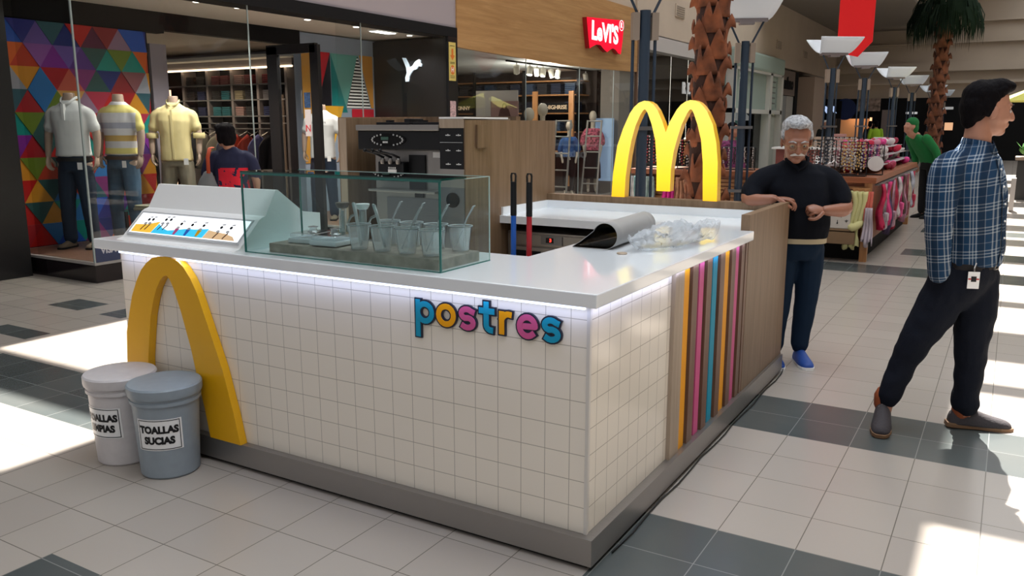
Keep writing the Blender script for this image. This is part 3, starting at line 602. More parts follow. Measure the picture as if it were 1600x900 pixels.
me = bpy.data.meshes.new('plastic_bag'); b.to_mesh(me); b.free(); me.polygons.foreach_set('use_smooth', [True] * len(me.polygons))
bagm = glassy('crumpled_film', (.93, .95, .96), rough=.14, refl=2.2, haze=.30, hcol=(.8, .82, .85)); me.materials.append(bagm)
o = bpy.data.objects.new('plastic_bag', me); COL.objects.link(o); tag(recenter(o), 'crumpled clear plastic bag lying on the white worktop', 'bag')
o = M().lathe([(.022, 0), (.024, .004), (.022, .007), (.001, .007)], (-1.455, 3.41, CT), 18).build('wooden_disc', MT['wood_lt'], smooth=.7); tag(recenter(o), 'small pale wooden disc on the worktop between rolled mat and bag', 'disc')
# ---- black cable along the plinth
cb = [(-1.165, 5.46, .02)] + [(-1.160 + .006 * math.sin(k * 1.9), 5.4 - k * .18, .008) for k in range(16)]
o = M().tube(cb, .0035, 6).build('cable', MT['black'], smooth=True); tag(o, 'thin black cable running along the steel plinth on the floor', 'cable')
# ================================================================ people and mannequins
def ellring(c, u, v, ru, rv, seg=24, pw=2.3):
    out = []
    for k in range(seg):
        a = 2 * PI * k / seg; ca, sa = math.cos(a), math.sin(a)
        out.append(Vector(c) + u * (ru * math.copysign(abs(ca) ** (2 / pw), ca)) + v * (rv * math.copysign(abs(sa) ** (2 / pw), sa)))
    return out
def trunk(b, secs):
    """secs: (centre, yaw of facing, half width, half depth)"""
    R = []
    for c, yaw, w, dp in secs:
        f = Vector((math.cos(yaw), math.sin(yaw), 0)); s = Vector((-math.sin(yaw), math.cos(yaw), 0)); R.append(ellring(c, s, f, w, dp))
    return b.ring_loft(R)
def head(b, c, yaw, pitch=0, s=1.0, neck_to=None, ears=True):
    """c = centre of the skull at eye level; facing +y of the head frame"""
    R = Matrix.Rotation(yaw - PI / 2, 3, 'Z') @ Matrix.Rotation(-pitch, 3, 'X'); c = Vector(c)
    def E_(p, r, rx=0, rz=0): b.ell(c + R @ (Vector(p) * s), [q * s for q in r], R @ Matrix.Rotation(rz, 3, 'Z') @ Matrix.Rotation(rx, 3, 'X'))
    E_((0, -.012, .042), (.076, .096, .078)); E_((0, .024, -.012), (.066, .070, .085)); E_((0, .022, -.062), (.054, .060, .048)); E_((0, .055, -.088), (.030, .028, .022))
    E_((0, .076, .026), (.050, .020, .014)); E_((.034, .062, -.028), (.024, .024, .022)); E_((-.034, .062, -.028), (.024, .024, .022))
    b.limb([c + R @ (Vector((0, .088, .012)) * s), c + R @ (Vector((0, .104, -.018)) * s), c + R @ (Vector((0, .106, -.032)) * s)], [.008 * s, .011 * s, .014 * s], 10)
    E_((.012, .094, -.034), (.009, .010, .008)); E_((-.012, .094, -.034), (.009, .010, .008))
    E_((0, .084, -.056), (.024, .012, .006)); E_((0, .082, -.067), (.020, .012, .007))
    if ears:
        for q in (-1, 1): E_((q * .076, -.006, -.008), (.009, .019, .031), rx=-.15, rz=q * -.35)
    if neck_to is not None: b.limb([c + R @ (Vector((0, -.02, -.03)) * s), c + R @ (Vector((0, -.03, -.09)) * s), Vector(neck_to)], [.052 * s, .055 * s, .064 * s], 16)
    return R
def hand(b, w, d, up, s=1.0, side=1, curl=.5):
    """open relaxed hand from wrist w pointing along d, back of the hand towards up"""
    d = Vector(d).normalized(); up = Vector(up); up = (up - d * up.dot(d)).normalized(); sd_ = d.cross(up) * side; w = Vector(w)
    b.limb([w - d * .03 * s, w + d * .01 * s, w + d * .05 * s, w + d * .080 * s], [.025 * s, .026 * s, .038 * s, .036 * s], 14, flat=.45, ref=sd_)
    for k, (o_, l_, r_) in enumerate(((-.030, .066, .0082), (-.010, .076, .0088), (.011, .080, .009), (.031, .072, .0088))):
        p = w + d * (.080 - .004 * abs(k - 1.5)) * s + sd_ * o_ * s; a = curl * (.55 + .08 * k); pts = [p - d * .02 * s, p]
        dd = d.copy()
        for seg_, f_ in enumerate((.44, .32, .24)):
            ax_ = d.cross(up).normalized(); ang = -a if seg_ else -a * .6
            dd = Matrix.Rotation(ang, 3, ax_) @ dd; p = p + dd * l_ * f_ * s; pts.append(p.copy())
        b.limb(pts, [r_ * s, r_ * 1.08 * s, r_ * s, r_ * .92 * s, r_ * .75 * s], 9)
    t0 = w + d * .02 * s + sd_ * .026 * s
    b.limb([t0, t0 + (d * .6 + sd_ * .6 - up * .25).normalized() * .035 * s, t0 + (d * .75 + sd_ * .5 - up * .4).normalized() * .066 * s, t0 + (d * .9 + sd_ * .3 - up * .45).normalized() * .088 * s], [.014 * s, .0125 * s, .0105 * s, .009 * s], 9)
def wrinkle(o, amt=.004, sc=9, seed=0, vert=.5):
    me = o.data
    for v in me.vertices:
        p = v.co; n_ = noise.noise(Vector((p.x * sc, p.y * sc, p.z * sc * vert + seed))) + .5 * noise.noise(Vector((p.x * sc * 2.3, p.y * sc * 2.3, p.z * sc * 1.6 + seed)))
        v.co = p + v.normal * n_ * amt
def skinmesh(t, name, fn, m_, vox=.008, sm=3, wr=0, extra=None, wsc=9, vert=.5):
    b = M(); fn(b); o = b.build(name, m_, t, False)
    remesh(o, vox, sm)
    o.data.materials.clear(); o.data.materials.append(m_)
    if wr: wrinkle(o, wr, wsc, len(bpy.data.objects) * 1.7, vert)
    if extra:
        e_ = M(); extra(e_); bmesh.ops.recalc_face_normals(e_.b, faces=e_.b.faces[:]); e_.b.from_mesh(o.data); e_.b.to_mesh(o.data); e_.b.free()
        o.data.polygons.foreach_set('use_smooth', [True] * len(o.data.polygons))
    return o
def shoe(t, heel, toe, m_, sole, w=.048, h=.095, name='shoe', lace=None, roll=0):
    heel = Vector(heel); toe = Vector(toe); d = toe - heel; L_ = d.length; d.normalize(); sd_ = Vector((-d.y, d.x, 0)).normalized(); up = d.cross(sd_) * -1
    if up.z < 0: up = -up
    prof = [(0, .030, .060), (.05, .037, h * .95), (.22, .042, h * 1.06), (.38, .043, h * 1.0), (.56, .048, h * .74), (.76, .050, h * .60), (.92, .041, h * .50), (1.0, .022, h * .30)]
    R = []
    for f, ww, hh in prof:
        c = heel + d * L_ * f; ww *= w / .048; R.append([c + sd_ * ww * math.cos(a) + up * (.018 + max(0, math.sin(a)) * (hh - .018) + min(0, math.sin(a)) * .004) for a in [2 * PI * k / 20 for k in range(20)]])
    o = M().ring_loft(R).build(name, m_, t, False, smooth=True); md = o.modifiers.new('s', 'SUBSURF'); md.levels = 1; md.render_levels = 1
    R = []
    for f, ww in ((-.02, .026), (.05, .037), (.25, .038), (.45, .036), (.62, .046), (.8, .049), (.95, .038), (1.02, .020)):
        ww *= w / .048
        c = heel + d * L_ * f; hh = .024 if f < .3 else .018; R.append([c + sd_ * ww * sx_ + up * z_ for sx_, z_ in ((-1, 0), (1, 0), (1.03, hh * .6), (1, hh), (-1, hh), (-1.03, hh * .6))])
    M().ring_loft(R).build('sole', sole, o, False)
    if lace:
        b = M()
        for k in range(5):
            f = .33 + .06 * k; c = heel + d * L_ * f; hh = h * (.92 - .085 * k) + .004; b.tube([c + sd_ * .022 + up * (hh - .012), c + up * (hh + .004), c - sd_ * .022 + d * .012 + up * (hh - .012)], .0028, 6)
        b.build('laces', lace, o, False)
    return o
def eyes(t, c, R, s=1.0, par=None, glasses=False, brow=None, lids=0):
    c = Vector(c)
    for q in (-1, 1):
        e_ = M().ell(c + R @ (Vector((q * .031, .079, -.001)) * s), (.0125 * s, .009 * s, .0075 * s), R).build('eye', mat('eye_white', (.45, .40, .38), .2), par, False, smooth=True)
        M().ell(c + R @ (Vector((q * .031, .0865, -.002)) * s), (.005 * s, .003 * s, .005 * s), R, 10, 8).build('iris', MT['black'], e_, False, smooth=True)
        M().limb([c + R @ (Vector((q * .014, .093, .020)) * s), c + R @ (Vector((q * .032, .092, .026)) * s), c + R @ (Vector((q * .052, .078, .019)) * s)], [.0035 * s, .0042 * s, .002 * s], 8).build('eyebrow', brow or MT['hair'], par, False, smooth=True)
CY = YAW   # people are laid out facing along or across the view of the aisle
def pmat(name, base, wh):
    """woven plaid: pale double and triple lines on dark blue cloth"""
    m = mat(name, base, .85, spec=.2); nt = m.node_tree; p = nt.nodes['Principled BSDF']; tc, x, y, z = objcoord(nt)
    u = mnode(nt, 'ADD', mnode(nt, 'MULTIPLY', x, .94), mnode(nt, 'MULTIPLY', y, -.75)); u = mnode(nt, 'ADD', u, mnode(nt, 'MULTIPLY', z, .06)); zz = mnode(nt, 'ADD', z, mnode(nt, 'MULTIPLY', x, -.10))
    acc = None
    for co, P_ in ((u, .105), (zz, .118)):
        s_ = mnode(nt, 'ADD', mnode(nt, 'ADD', lines(nt, co, 0, P_, .006), lines(nt, co, .016, P_, .006)), mnode(nt, 'ADD', lines(nt, co, .032, P_, .006), mnode(nt, 'MULTIPLY', lines(nt, co, .072, P_, .004), .55)))
        acc = s_ if acc is None else mnode(nt, 'ADD', acc, s_)
    f = mnode(nt, 'MULTIPLY', acc, .29); c = mixc(nt, f, base, wh)
    band = mixc(nt, mnode(nt, 'MULTIPLY', lines(nt, u, .055, .105, .03), .5), c, (.004, .008, .02)); nt.links.new(band, p.inputs['Base Color']); return m

# ---- man in plaid shirt walking to the right (local x = screen right, y = away)
pm = thing('person', 'man in blue plaid shirt and dark trousers striding past, looking to the right', 'person', (-.25, 4.80, 0), YAW)
FY = math.radians(-50)            # torso faces right and towards us
f_ = Vector((math.cos(FY), math.sin(FY), 0)); s_l = Vector((-math.sin(FY), math.cos(FY), 0))   # s_l = his left (away side)
hc = (.150, .02, 1.668); ny = math.radians(-6)
def body(b):
    head(b, hc, ny, .02, 1.12, neck_to=(.115, .02, 1.42))
    trunk(b, [((.10, .0, .90), FY, .12, .085), ((.085, 0, 1.05), FY, .12, .085), ((.07, 0, 1.25), FY, .14, .09), ((.075, 0, 1.38), FY, .13, .07), ((.10, .01, 1.44), FY, .06, .05)])
    b.limb([(.05, .0, .92), (-.10, -.02, .52), (-.225, .0, .16), (-.24, 0, .10)], [.075, .05, .034, .035]); b.limb([(.16, .02, .92), (.185, 0, .50), (.185, 0, .12), (.19, 0, .08)], [.075, .05, .034, .035])
    b.limb([(-.105, -.10, 1.38), (-.135, -.13, 1.12), (-.08, -.10, .90), (-.06, -.09, .85)], [.045, .038, .026, .022]); b.limb([(.24, .12, 1.38), (.27, .16, 1.12), (.27, .14, .92)], [.045, .038, .024])
body_o = skinmesh(pm, 'body', body, MT['skin'], .006, 3, extra=lambda b: (hand(b, (-.055, -.09, .86), (.55, .45, -1), (-.3, -1, 0), .95, 1, .3), hand(b, (.27, .14, .92), (.1, 0, -1), (1, 0, 0), 1, 1, .5)))
RH = Matrix.Rotation(ny - PI / 2, 3, 'Z') @ Matrix.Rotation(-.02, 3, 'X'); eyes(pm, hc, RH, 1.12, body_o)
def hairm(b):
    c = Vector(hc)
    for p_, r_ in (((0, -.024, .062), (.083, .092, .078)), ((0, -.058, .02), (.078, .062, .085)), ((0, -.075, -.028), (.055, .034, .055)), ((0, .03, .105), (.066, .062, .038)), ((0, .072, .106), (.050, .030, .026)), ((.0, .03, .09), (.074, .045, .03)), ((.072, -.028, .02), (.014, .03, .05)), ((-.072, -.028, .02), (.014, .03, .05))): b.ell(c + RH @ (Vector(p_) * 1.12), [q * 1.12 for q in r_], RH)
skinmesh(pm, 'hair', hairm, MT['hair'], .006, 2, .003, wsc=40)
shirt_m = pmat('plaid_cloth', (.010, .040, .095), (.60, .66, .70))
def shirt(b):
    S = [((.125, 0, .895), FY, .172, .135), ((.127, 0, .98), FY, .182, .145), ((.115, 0, 1.10), FY, .190, .147), ((.10, 0, 1.24), FY, .210, .150), ((.09, 0, 1.35), FY, .215, .135), ((.092, .0, 1.425), FY, .185, .108), ((.10, .01, 1.475), FY, .110, .082), ((.11, .015, 1.505), FY, .078, .074)]
    trunk(b, S)
    b.limb([(-.02, -.04, 1.40), (-.098, -.12, 1.375), (-.122, -.15, 1.25), (-.128, -.155, 1.10), (-.108, -.14, .98), (-.085, -.115, .865)], [.080, .080, .073, .066, .059, .054])
    b.limb([(.18, .08, 1.40), (.255, .145, 1.36), (.27, .17, 1.12), (.27, .15, .95)], [.072, .068, .056, .045])
sh = skinmesh(pm, 'shirt', shirt, shirt_m, .009, 4, .006, wsc=11)
# collar, placket, buttons, cuff
b = M(); P0 = Vector((.115, .015, 1.515))
for sgn in (-1, 1):
    R = []
    for k in range(9):
        a = PI - sgn * PI * k / 8 * .98; r1_, r2_ = .067, .078; dip = .030 * (k / 8) ** 2
        di = f_ * math.cos(a) * -1 * -1 + s_l * math.sin(a); R.append([P0 + di * r1_ + Vector((0, 0, .022 - dip)), P0 + di * (r2_ + .012 * k / 8) + Vector((0, 0, -.022 - dip * 1.25))])
    for q, w_ in zip(R, R[1:]): b.face([b.v(p_) for p_ in (q[0], q[1], w_[1], w_[0])])
co = b.build('collar', shirt_m, sh, False, smooth=True); md = co.modifiers.new('s', 'SOLIDIFY'); md.thickness = .005
def front(z, off=0):
    k = [(.90, .137, .125), (.98, .147, .127), (1.10, .150, .115), (1.24, .152, .10), (1.35, .137, .09), (1.46, .098, .10)]
    for (za, da, xa), (zb, db, xb) in zip(k, k[1:]):
        if z <= zb: t_ = (z - za) / (zb - za); return Vector((xa + (xb - xa) * t_, 0, z)) + f_ * (da + (db - da) * t_ + off)
    return Vector((.09, 0, z)) + f_ * (.088 + off)
b = M(); R = []
for k in range(24): c = front(.90 + .55 * k / 23, .004); R.append([c + s_l * .016, c + s_l * .016 + f_ * .003, c - s_l * .016 + f_ * .003, c - s_l * .016])
b.ring_loft(R); b.build('placket', shirt_m, sh, False)
for k in range(6):
    c = front(.96 + .085 * k, .009); M().ell(c, (.0055, .0055, .0055)).build('button', MT['white'], sh, False, smooth=True)
trm = mat('dark_navy_cotton', (.008, .010, .017), .85, spec=.12, bump=.3, bscale=120)
def trou(b):
    trunk(b, [((.05, 0, .66), FY, .10, .08), ((.08, 0, .72), FY, .155, .115), ((.11, 0, .82), FY, .178, .138), ((.12, 0, .90), FY, .168, .130), ((.12, 0, .935), FY, .162, .125)])
    b.limb([(.035, -.03, .84), (-.035, -.03, .66), (-.115, -.02, .50), (-.165, 0, .36), (-.215, 0, .215), (-.225, 0, .175)], [.112, .106, .086, .070, .060, .058])
    b.limb([(.175, .02, .84), (.19, .01, .66), (.185, 0, .50), (.188, 0, .34), (.185, 0, .18), (.19, 0, .13)], [.112, .108, .088, .074, .068, .068])
skinmesh(pm, 'trousers', trou, trm, .009, 4, .008, wsc=9, vert=1.6)
b = M(); trunk(b, [((.12, 0, .885), FY, .172, .134), ((.12, 0, .915), FY, .170, .132)]); bl = b.build('belt', mat('black_leather', (.015, .012, .012), .4, spec=.3), pm, False, smooth=.8)
c = front(.90, -.002); M().at(face_mtx(c, s_l * -1, (0, 0, 1)).copy()).stroke([(-.02, -.016), (.02, -.016), (.02, .016), (-.02, .016)], .005, -.002, .006, 'xy', True).build('buckle', MT['steel'], bl, False)
bd = thing('id_badge', 'white identity badge clipped to the belt of the man in plaid', 'badge', Vector((-.25, 4.8, 0)) + Matrix.Rotation(YAW, 3, 'Z') @ Vector((.055, -.185, .80)), YAW - .2)
M().box(-.027, -.002, 0, .027, .002, .085, .001).build('card', MT['white'], bd, False)
M().box(-.012, -.0035, .035, .012, -.002, .062).build('photo', MT['black'], bd, False); M().box(-.025, -.003, .045, .025, -.0021, .052).build('red_band', mat('red_print', (.5, .03, .03), .4), bd, False)
M().tube([(0, 0, .085), (0, .003, .10), (.012, .02, .125)], .004, 8).build('clip', MT['steel'], bd, False)
shm = mat('dark_grey_suede', (.045, .038, .042), .8, bump=.3, bscale=90); org = mat('rust_lining', (.30, .07, .02), .7); sol = mat('tan_rubber', (.22, .12, .06), .7)
for heel, toe, k in (((-.215, .075, .055), (-.325, -.155, .005), 0), ((.115, .03, .008), (.425, -.035, .0), 1)):
    s_ = shoe(pm, heel, toe, shm, sol, .05, .108, lace=mat('pale_lace', (.25, .2, .16), .8))
    h_ = Vector(heel); d_ = (Vector(toe) - h_); M().limb([h_ + d_ * .2 + Vector((0, 0, .075)), h_ + d_ * .22 + Vector((0, 0, .135))], [.048, .050], 16).build('collar_lining', org, s_, False, smooth=True)

# ---- older man behind the panel (faces the kiosk and the camera)
gm = thing('person', 'grey-haired man with moustache and glasses in a black polo, hand on the kiosk panel', 'person', (-1.16, 5.72, 0), YAW)
GY = math.radians(-97); hc2 = (-.088, -.05, 1.495); NP = .28
skd = MT['skin_dk']
def body2(b):
    head(b, hc2, GY - .06, NP, 1.16, neck_to=(-.06, .03, 1.34))
    trunk(b, [((-.02, .03, .88), GY, .13, .10), ((-.03, .02, 1.05), GY, .14, .11), ((-.05, .02, 1.22), GY, .16, .10), ((-.055, .03, 1.32), GY, .13, .07)])
    b.limb([(.05, .03, .90), (.06, .02, .5), (.06, .03, .1)], [.08, .05, .035]); b.limb([(-.10, .03, .90), (-.11, .02, .5), (-.11, .03, .1)], [.08, .05, .035])
    b.limb([(-.22, .02, 1.28), (-.33, .02, 1.18), (-.375, -.04, 1.125), (-.31, -.12, 1.125), (-.245, -.15, 1.135)], [.05, .050, .046, .036, .029])
    b.limb([(.12, .02, 1.28), (.225, 0, 1.14), (.245, -.08, 1.065), (.13, -.16, 1.06), (.075, -.19, 1.065)], [.05, .052, .050, .038, .030])
bo2 = skinmesh(gm, 'body', body2, skd, .006, 3, extra=lambda b: (hand(b, (-.235, -.155, 1.138), (1, -.3, -.12), (0, 0, 1), 1.05, 1, .9), hand(b, (.07, -.195, 1.065), (-1, -.12, .10), (0, -.7, .7), 1.0, -1, 1.9)))
RG = Matrix.Rotation(GY - .06 - PI / 2, 3, 'Z') @ Matrix.Rotation(-NP, 3, 'X')
grey = mat('grey_hair', (.36, .36, .37), .7, noise_amt=.5, nscale=60, bump=.8, bscale=120); eyes(gm, hc2, RG, 1.16, bo2, brow=grey)
def hair2(b):
    c = Vector(hc2)
    for p_, r_ in (((0, -.028, .072), (.082, .088, .066)), ((0, -.052, .03), (.080, .068, .075)), ((0, .020, .108), (.064, .062, .030)), ((.073, -.012, .04), (.014, .036, .034)), ((-.073, -.012, .04), (.014, .036, .034))): b.ell(c + RG @ (Vector(p_) * 1.16), [q * 1.16 for q in r_], RG)
skinmesh(gm, 'hair', hair2, grey, .006, 1, .006, wsc=45)
c = Vector(hc2); q_ = lambda x, y, z: c + RG @ (Vector((x, y, z)) * 1.16)
M().limb([q_(-.034, .084, -.054), q_(-.016, .098, -.045), q_(0, .102, -.043), q_(.016, .098, -.045), q_(.034, .084, -.054)], [.005, .009, .009, .009, .005], 10).build('moustache', mat('white_moustache', (.55, .50, .46), .8), gm, False, smooth=True)
gl = M()
for sg in (-1, 1):
    gl.tube([q_(sg * .034 + .021 * math.cos(k * PI / 8), .100 - .010 * abs(math.cos(k * PI / 8)) * 0, -.004 + .015 * math.sin(k * PI / 8)) for k in range(17)], .0012, 6)
    gl.tube([q_(sg * .055, .100, .002), q_(sg * .074, .085, .003), q_(sg * .080, 0, .002)], .0014, 6)
gl.tube([q_(-.013, .101, 0), q_(0, .104, .003), q_(.013, .101, 0)], .0014, 6)
gl = gl.build('spectacles', mat('brass_wire', (.45, .32, .15), .3, 1), gm, False, smooth=True)
for sg in (-1, 1): M().tube([q_(sg * .034, .0995, -.004), q_(sg * .034, .1005, -.004)], .0001 + .019, 16, flat=.78).build('lens', glassy('lens', (.8, .76, .68), refl=1), gl, False)
blk = mat('black_polo_cotton', (.006, .007, .011), .9, spec=.12)
def polo(b):
    trunk(b, [((.0, .02, .865), GY, .175, .150), ((-.005, .01, .95), GY, .185, .165), ((-.03, .0, 1.08), GY, .195, .165), ((-.05, .01, 1.2), GY, .205, .145), ((-.055, .02, 1.29), GY, .195, .115), ((-.058, .03, 1.345), GY, .12, .085), ((-.06, .03, 1.375), GY, .07, .07)])
    b.limb([(-.17, .02, 1.27), (-.27, .02, 1.24), (-.335, .0, 1.175), (-.348, -.03, 1.15)], [.085, .080, .076, .070]); b.limb([(.06, .02, 1.27), (.16, .01, 1.235), (.215, -.02, 1.155), (.225, -.045, 1.12)], [.085, .084, .080, .074])
pl = skinmesh(gm, 'polo_shirt', polo, blk, .009, 4, .005)
b = M()
for sg in (-1, 1): b.limb([(-.06 + sg * .062, .06, 1.395), (-.06 + sg * .068, -.01, 1.375), (-.06 + sg * .03, -.075, 1.335), (-.075, -.085, 1.31)], [.016, .018, .016, .006], 10, flat=.5)
b.build('collar', blk, pl, False, smooth=True)
jm = mat('blue_denim', (.010, .022, .045), .9, spec=.12)
def jeans(b):
    trunk(b, [((-.02, .03, .72), GY, .15, .11), ((-.01, .025, .80), GY, .165, .135), ((-.005, .02, .90), GY, .165, .14)])
    b.limb([(.07, .03, .80), (.075, .03, .66), (.07, .02, .45), (.055, .03, .22), (.05, .03, .12)], [.10, .092, .075, .062, .060]); b.limb([(-.09, .03, .80), (-.10, .03, .66), (-.11, .02, .45), (-.12, .03, .22), (-.12, .03, .12)], [.10, .092, .075, .062, .060])
skinmesh(gm, 'jeans', jeans, jm, .009, 4, .006)
b = M(); trunk(b, [((-.005, .02, .835), GY, .172, .146), ((-.005, .02, .868), GY, .172, .146)]); b.build('belt', mat('beige_webbing', (.48, .40, .26), .8), gm, False, smooth=.8)
bs = mat('blue_sneaker', (.01, .06, .30), .6)
shoe(gm, (.055, .085, 0), (.045, -.19, 0), bs, MT['white'], .05, .10); shoe(gm, (-.13, .085, 0), (-.15, -.19, 0), bs, MT['white'], .05, .10)

# ---- generic simple figure for shoppers and mannequins
def simple_hand(b, w, d, up=(1, 0, 0), s=1, side=1): hand(b, w, d, up, s, side, .6)
def mannequin(label, loc, rz, top, top_fn, trou_m, group=None, sc=1.0, sleeves='short', arms='down', cap=True, belt=None, feet=None, untucked=True):
    """headless fashion mannequin, facing local -y, standing at local origin"""
    t = thing('mannequin', label, 'mannequin', loc, rz, group); t.scale = (sc, sc, sc); F = -PI / 2; sm_ = MT['mann']
    A = dict(down=([(-.175, 0, 1.355), (-.245, .01, 1.16), (-.25, -.03, .93)], [(.175, 0, 1.355), (.245, .01, 1.16), (.25, -.03, .93)]),
             hip=([(-.175, 0, 1.355), (-.27, .03, 1.15), (-.15, -.10, .95)], [(.20, 0, 1.40), (.245, .01, 1.16), (.25, -.03, .93)]))[arms]
    def bd_(b):
        trunk(b, [((0, 0, .88), F, .14, .09), ((0, 0, 1.05), F, .12, .08), ((0, 0, 1.25), F, .15, .10), ((0, 0, 1.40), F, .15, .075), ((0, .01, 1.46), F, .06, .055), ((0, .01, 1.55), F, .052, .052)])
        for q in A: b.limb(q, [.042, .042, .028])
        for q in (-1, 1): b.limb([(q * .09, 0, .85), (q * .11, -.01, .48), (q * .12, .01, .08)], [.085, .055, .04])
    skinmesh(t, 'body', bd_, sm_, .010, 3, extra=lambda b: [simple_hand(b, A[k][2], (0.15 * (1 if arms == 'hip' and k == 0 else 0), -.15, -1), ((-1, 1)[k], 0, 0), 1, (1, -1)[k]) for k in (0, 1)])
    def tp_(b):
        zb = .84 if belt is None else .925
        trunk(b, [((0, 0, zb), F, .175, .125), ((0, 0, 1.0), F, .165, .12), ((0, 0, 1.12), F, .165, .12), ((0, 0, 1.28), F, .190, .125), ((0, 0, 1.37), F, .190, .105), ((0, .01, 1.425), F, .14, .08), ((0, .01, 1.455), F, .09, .072), ((0, .01, 1.475), F, .068, .065)])
        for q in A:
            e_ = Vector(q[1]) if sleeves == 'long' else Vector(q[0]).lerp(Vector(q[1]), .75); p_ = Vector(q[0])
            pts = [(p_.x * .75, 0, 1.37), p_ + Vector((.016 * (1 if p_.x > 0 else -1), 0, -.02)), p_.lerp(e_, .6), e_]
            rr = [.062, .060, .058, .060]
            if sleeves == 'long': pts.append(Vector(q[1]).lerp(Vector(q[2]), .35)); rr.append(.055)
            b.limb(pts, rr)
    tp = skinmesh(t, 'shirt', tp_, top, .011, 4, .004)
    if top_fn: top_fn(t, tp)
    def tr_(b):
        trunk(b, [((0, 0, .78), F, .15, .11), ((0, 0, .88), F, .165, .115), ((0, 0, .97), F, .155, .108)])
        for q in (-1, 1): b.limb([(q * .075, 0, .82), (q * .095, 0, .66), (q * .11, -.01, .46), (q * .12, 0, .24), (q * .125, .01, .09)], [.098, .092, .074, .066, .066])
    skinmesh(t, 'trousers', tr_, trou_m, .011, 4, .006)
    if belt: b = M(); trunk(b, [((0, 0, .880), F, .176, .128), ((0, 0, .915), F, .174, .126)]); b.build('belt', belt, t, False, smooth=.8)
    for q in (-1, 1): shoe(t, (q * .12, .08, 0), (q * .15, -.17, 0), feet or mat('brown_suede', (.13, .09, .06), .8), MT['blackm'], .045, .09)
    M().box(.10, -.135, .80, .15, -.133, .87).build('price_tag', MT['white'], t, False)
    return t
def collar_fn(m_, plack=True):
    def fn(t, tp):
        b = M()
        for sg in (-1, 1): b.limb([(sg * .058, .05, 1.505), (sg * .066, -.01, 1.495), (sg * .045, -.07, 1.455), (sg * .012, -.095, 1.44)], [.013, .016, .016, .007], 10, flat=.45)
        b.build('collar', m_, tp, False, smooth=True)
        if plack: M().box(-.014, -.134, 1.28, .014, -.09, 1.44, .003).build('placket', m_, tp, False)
    return fn
ORD = ['first', 'second', 'third', 'fourth', 'fifth', 'sixth', 'seventh', 'eighth', 'ninth', 'tenth', 'eleventh', 'twelfth', 'thirteenth', 'fourteenth']
# ================================================================ clothing shop on the left (glass corner at x=-7.96, y=5.06)
W_ = MT['white']; BK = MT['black']; BM = MT['blackm']
b = M(); b.box(XW - .3, 4.0, 2.985, XW + .03, 11.62, 3.135); b.box(-9.7, 4.0, 2.985, XW - .3, 4.3, 3.135); struct(b.build('trim_shop_fascia', MT['blackm']))
struct(M().box(-20, 4.3, 3.02, XW - .3, 12.4, 3.08).build('ceiling_clothing_shop', MT['ceil']))
struct(M().box(-9.9, 3.6, 0, -8.97, 4.98, 3.0).build('trim_corner_column', mat('black_column_lacquer', (.008, .008, .009), .4)))
struct(M().box(-9.75, 11.56, 0, XW - .02, 11.62, 3.0).box(-9.8, 11.62, 0, -9.75, 12.4, 3.0).build('wall_shop_divider', BM))
b = M(); b.box(-9.75, 5.0, 2.76, -9.6, 7.35, 3.02).box(-9.75, 7.35, 2.80, -9.6, 9.78, 3.02); struct(b.build('trim_bulkhead', BM))
for y0, y1, lab in ((5.06, 7.35, 'glossy black window platform with pale edge under the first mannequins'), (8.75, 11.5, 'glossy black window platform beyond the shop entrance')):
    t = thing('window_platform', lab, 'platform', (-8.7, (y0 + y1) / 2, 0)); M().box(-9.6, y0, 0, XW, y1, .19).build('base', mat('black_marble', (.012, .008, .010), .12), t)
    M().box(-9.6, y0 - .006, .185, XW + .006, y1, .212).build('top_edge', mat('pale_stone_edge', (.38, .36, .34), .4), t)
    M().box(-9.55, y0 + .04, .21, XW - .05, y1 - .04, .214).build('floor_board', MT['wood_dk'], t)
def gpane(n, a, lab_i): o = M().box(*a).build('window_%d' % lab_i, MT['glass']); struct(o)
gpane('w', (-8.96, 5.055, .212, XW, 5.063, 2.985), 1); gpane('w', (XW - .004, 5.06, .212, XW + .004, 7.27, 2.985), 2); gpane('w', (XW - .004, 8.78, .212, XW + .004, 9.28, 2.985), 3); gpane('w', (XW - .004, 9.29, .212, XW + .004, 11.36, 2.985), 4)
gl_e = mat('glass_seam', (.30, .36, .36), .3)
b = M(); b.box(XW - .008, 5.05, .212, XW + .008, 5.066, 2.985); struct(b.build('trim_1', gl_e)); struct(M().box(XW - .006, 7.26, .212, XW + .006, 7.272, 2.985).build('trim_2', gl_e)); struct(M().box(XW - .006, 9.28, .212, XW + .006, 9.29, 2.985).build('trim_3', gl_e))
struct(M().box(XW - .06, 11.36, 0, XW + .03, 11.62, 2.985).build('trim_4', BK))
# triangle mural
cols = [[q * .72 for q in c_] for c_ in [(.01, .10, .55), (.02, .03, .28), (.16, .10, .42), (.03, .12, .16), (.01, .03, .22), (.60, .01, .01), (.12, .01, .06), (.30, .02, .03), (.72, .13, .01), (.55, .04, .01), (.30, .10, .42), (.22, .02, .32), (.10, .03, .28), (.02, .10, .10), (.0, .30, .26), (.28, .10, .12), (.35, .38, .45), (.75, .32, .02), (.02, .20, .55), (.45, .01, .02), (.62, .12, .08), (.25, .03, .20), (.70, .38, .10), (.16, .25, .02), (.35, .22, .35), (.50, .03, .08)]]
tm = [mat('mural_%s' % n_, c, .35) for n_, c in zip(('blue', 'indigo', 'violet', 'slate', 'navy', 'red', 'plum', 'brick', 'tangerine', 'vermilion', 'lilac', 'purple', 'grape', 'pine', 'teal', 'rose', 'ash', 'amber', 'azure', 'crimson', 'coral', 'magenta', 'gold', 'olive', 'mauve', 'cherry'), cols)]
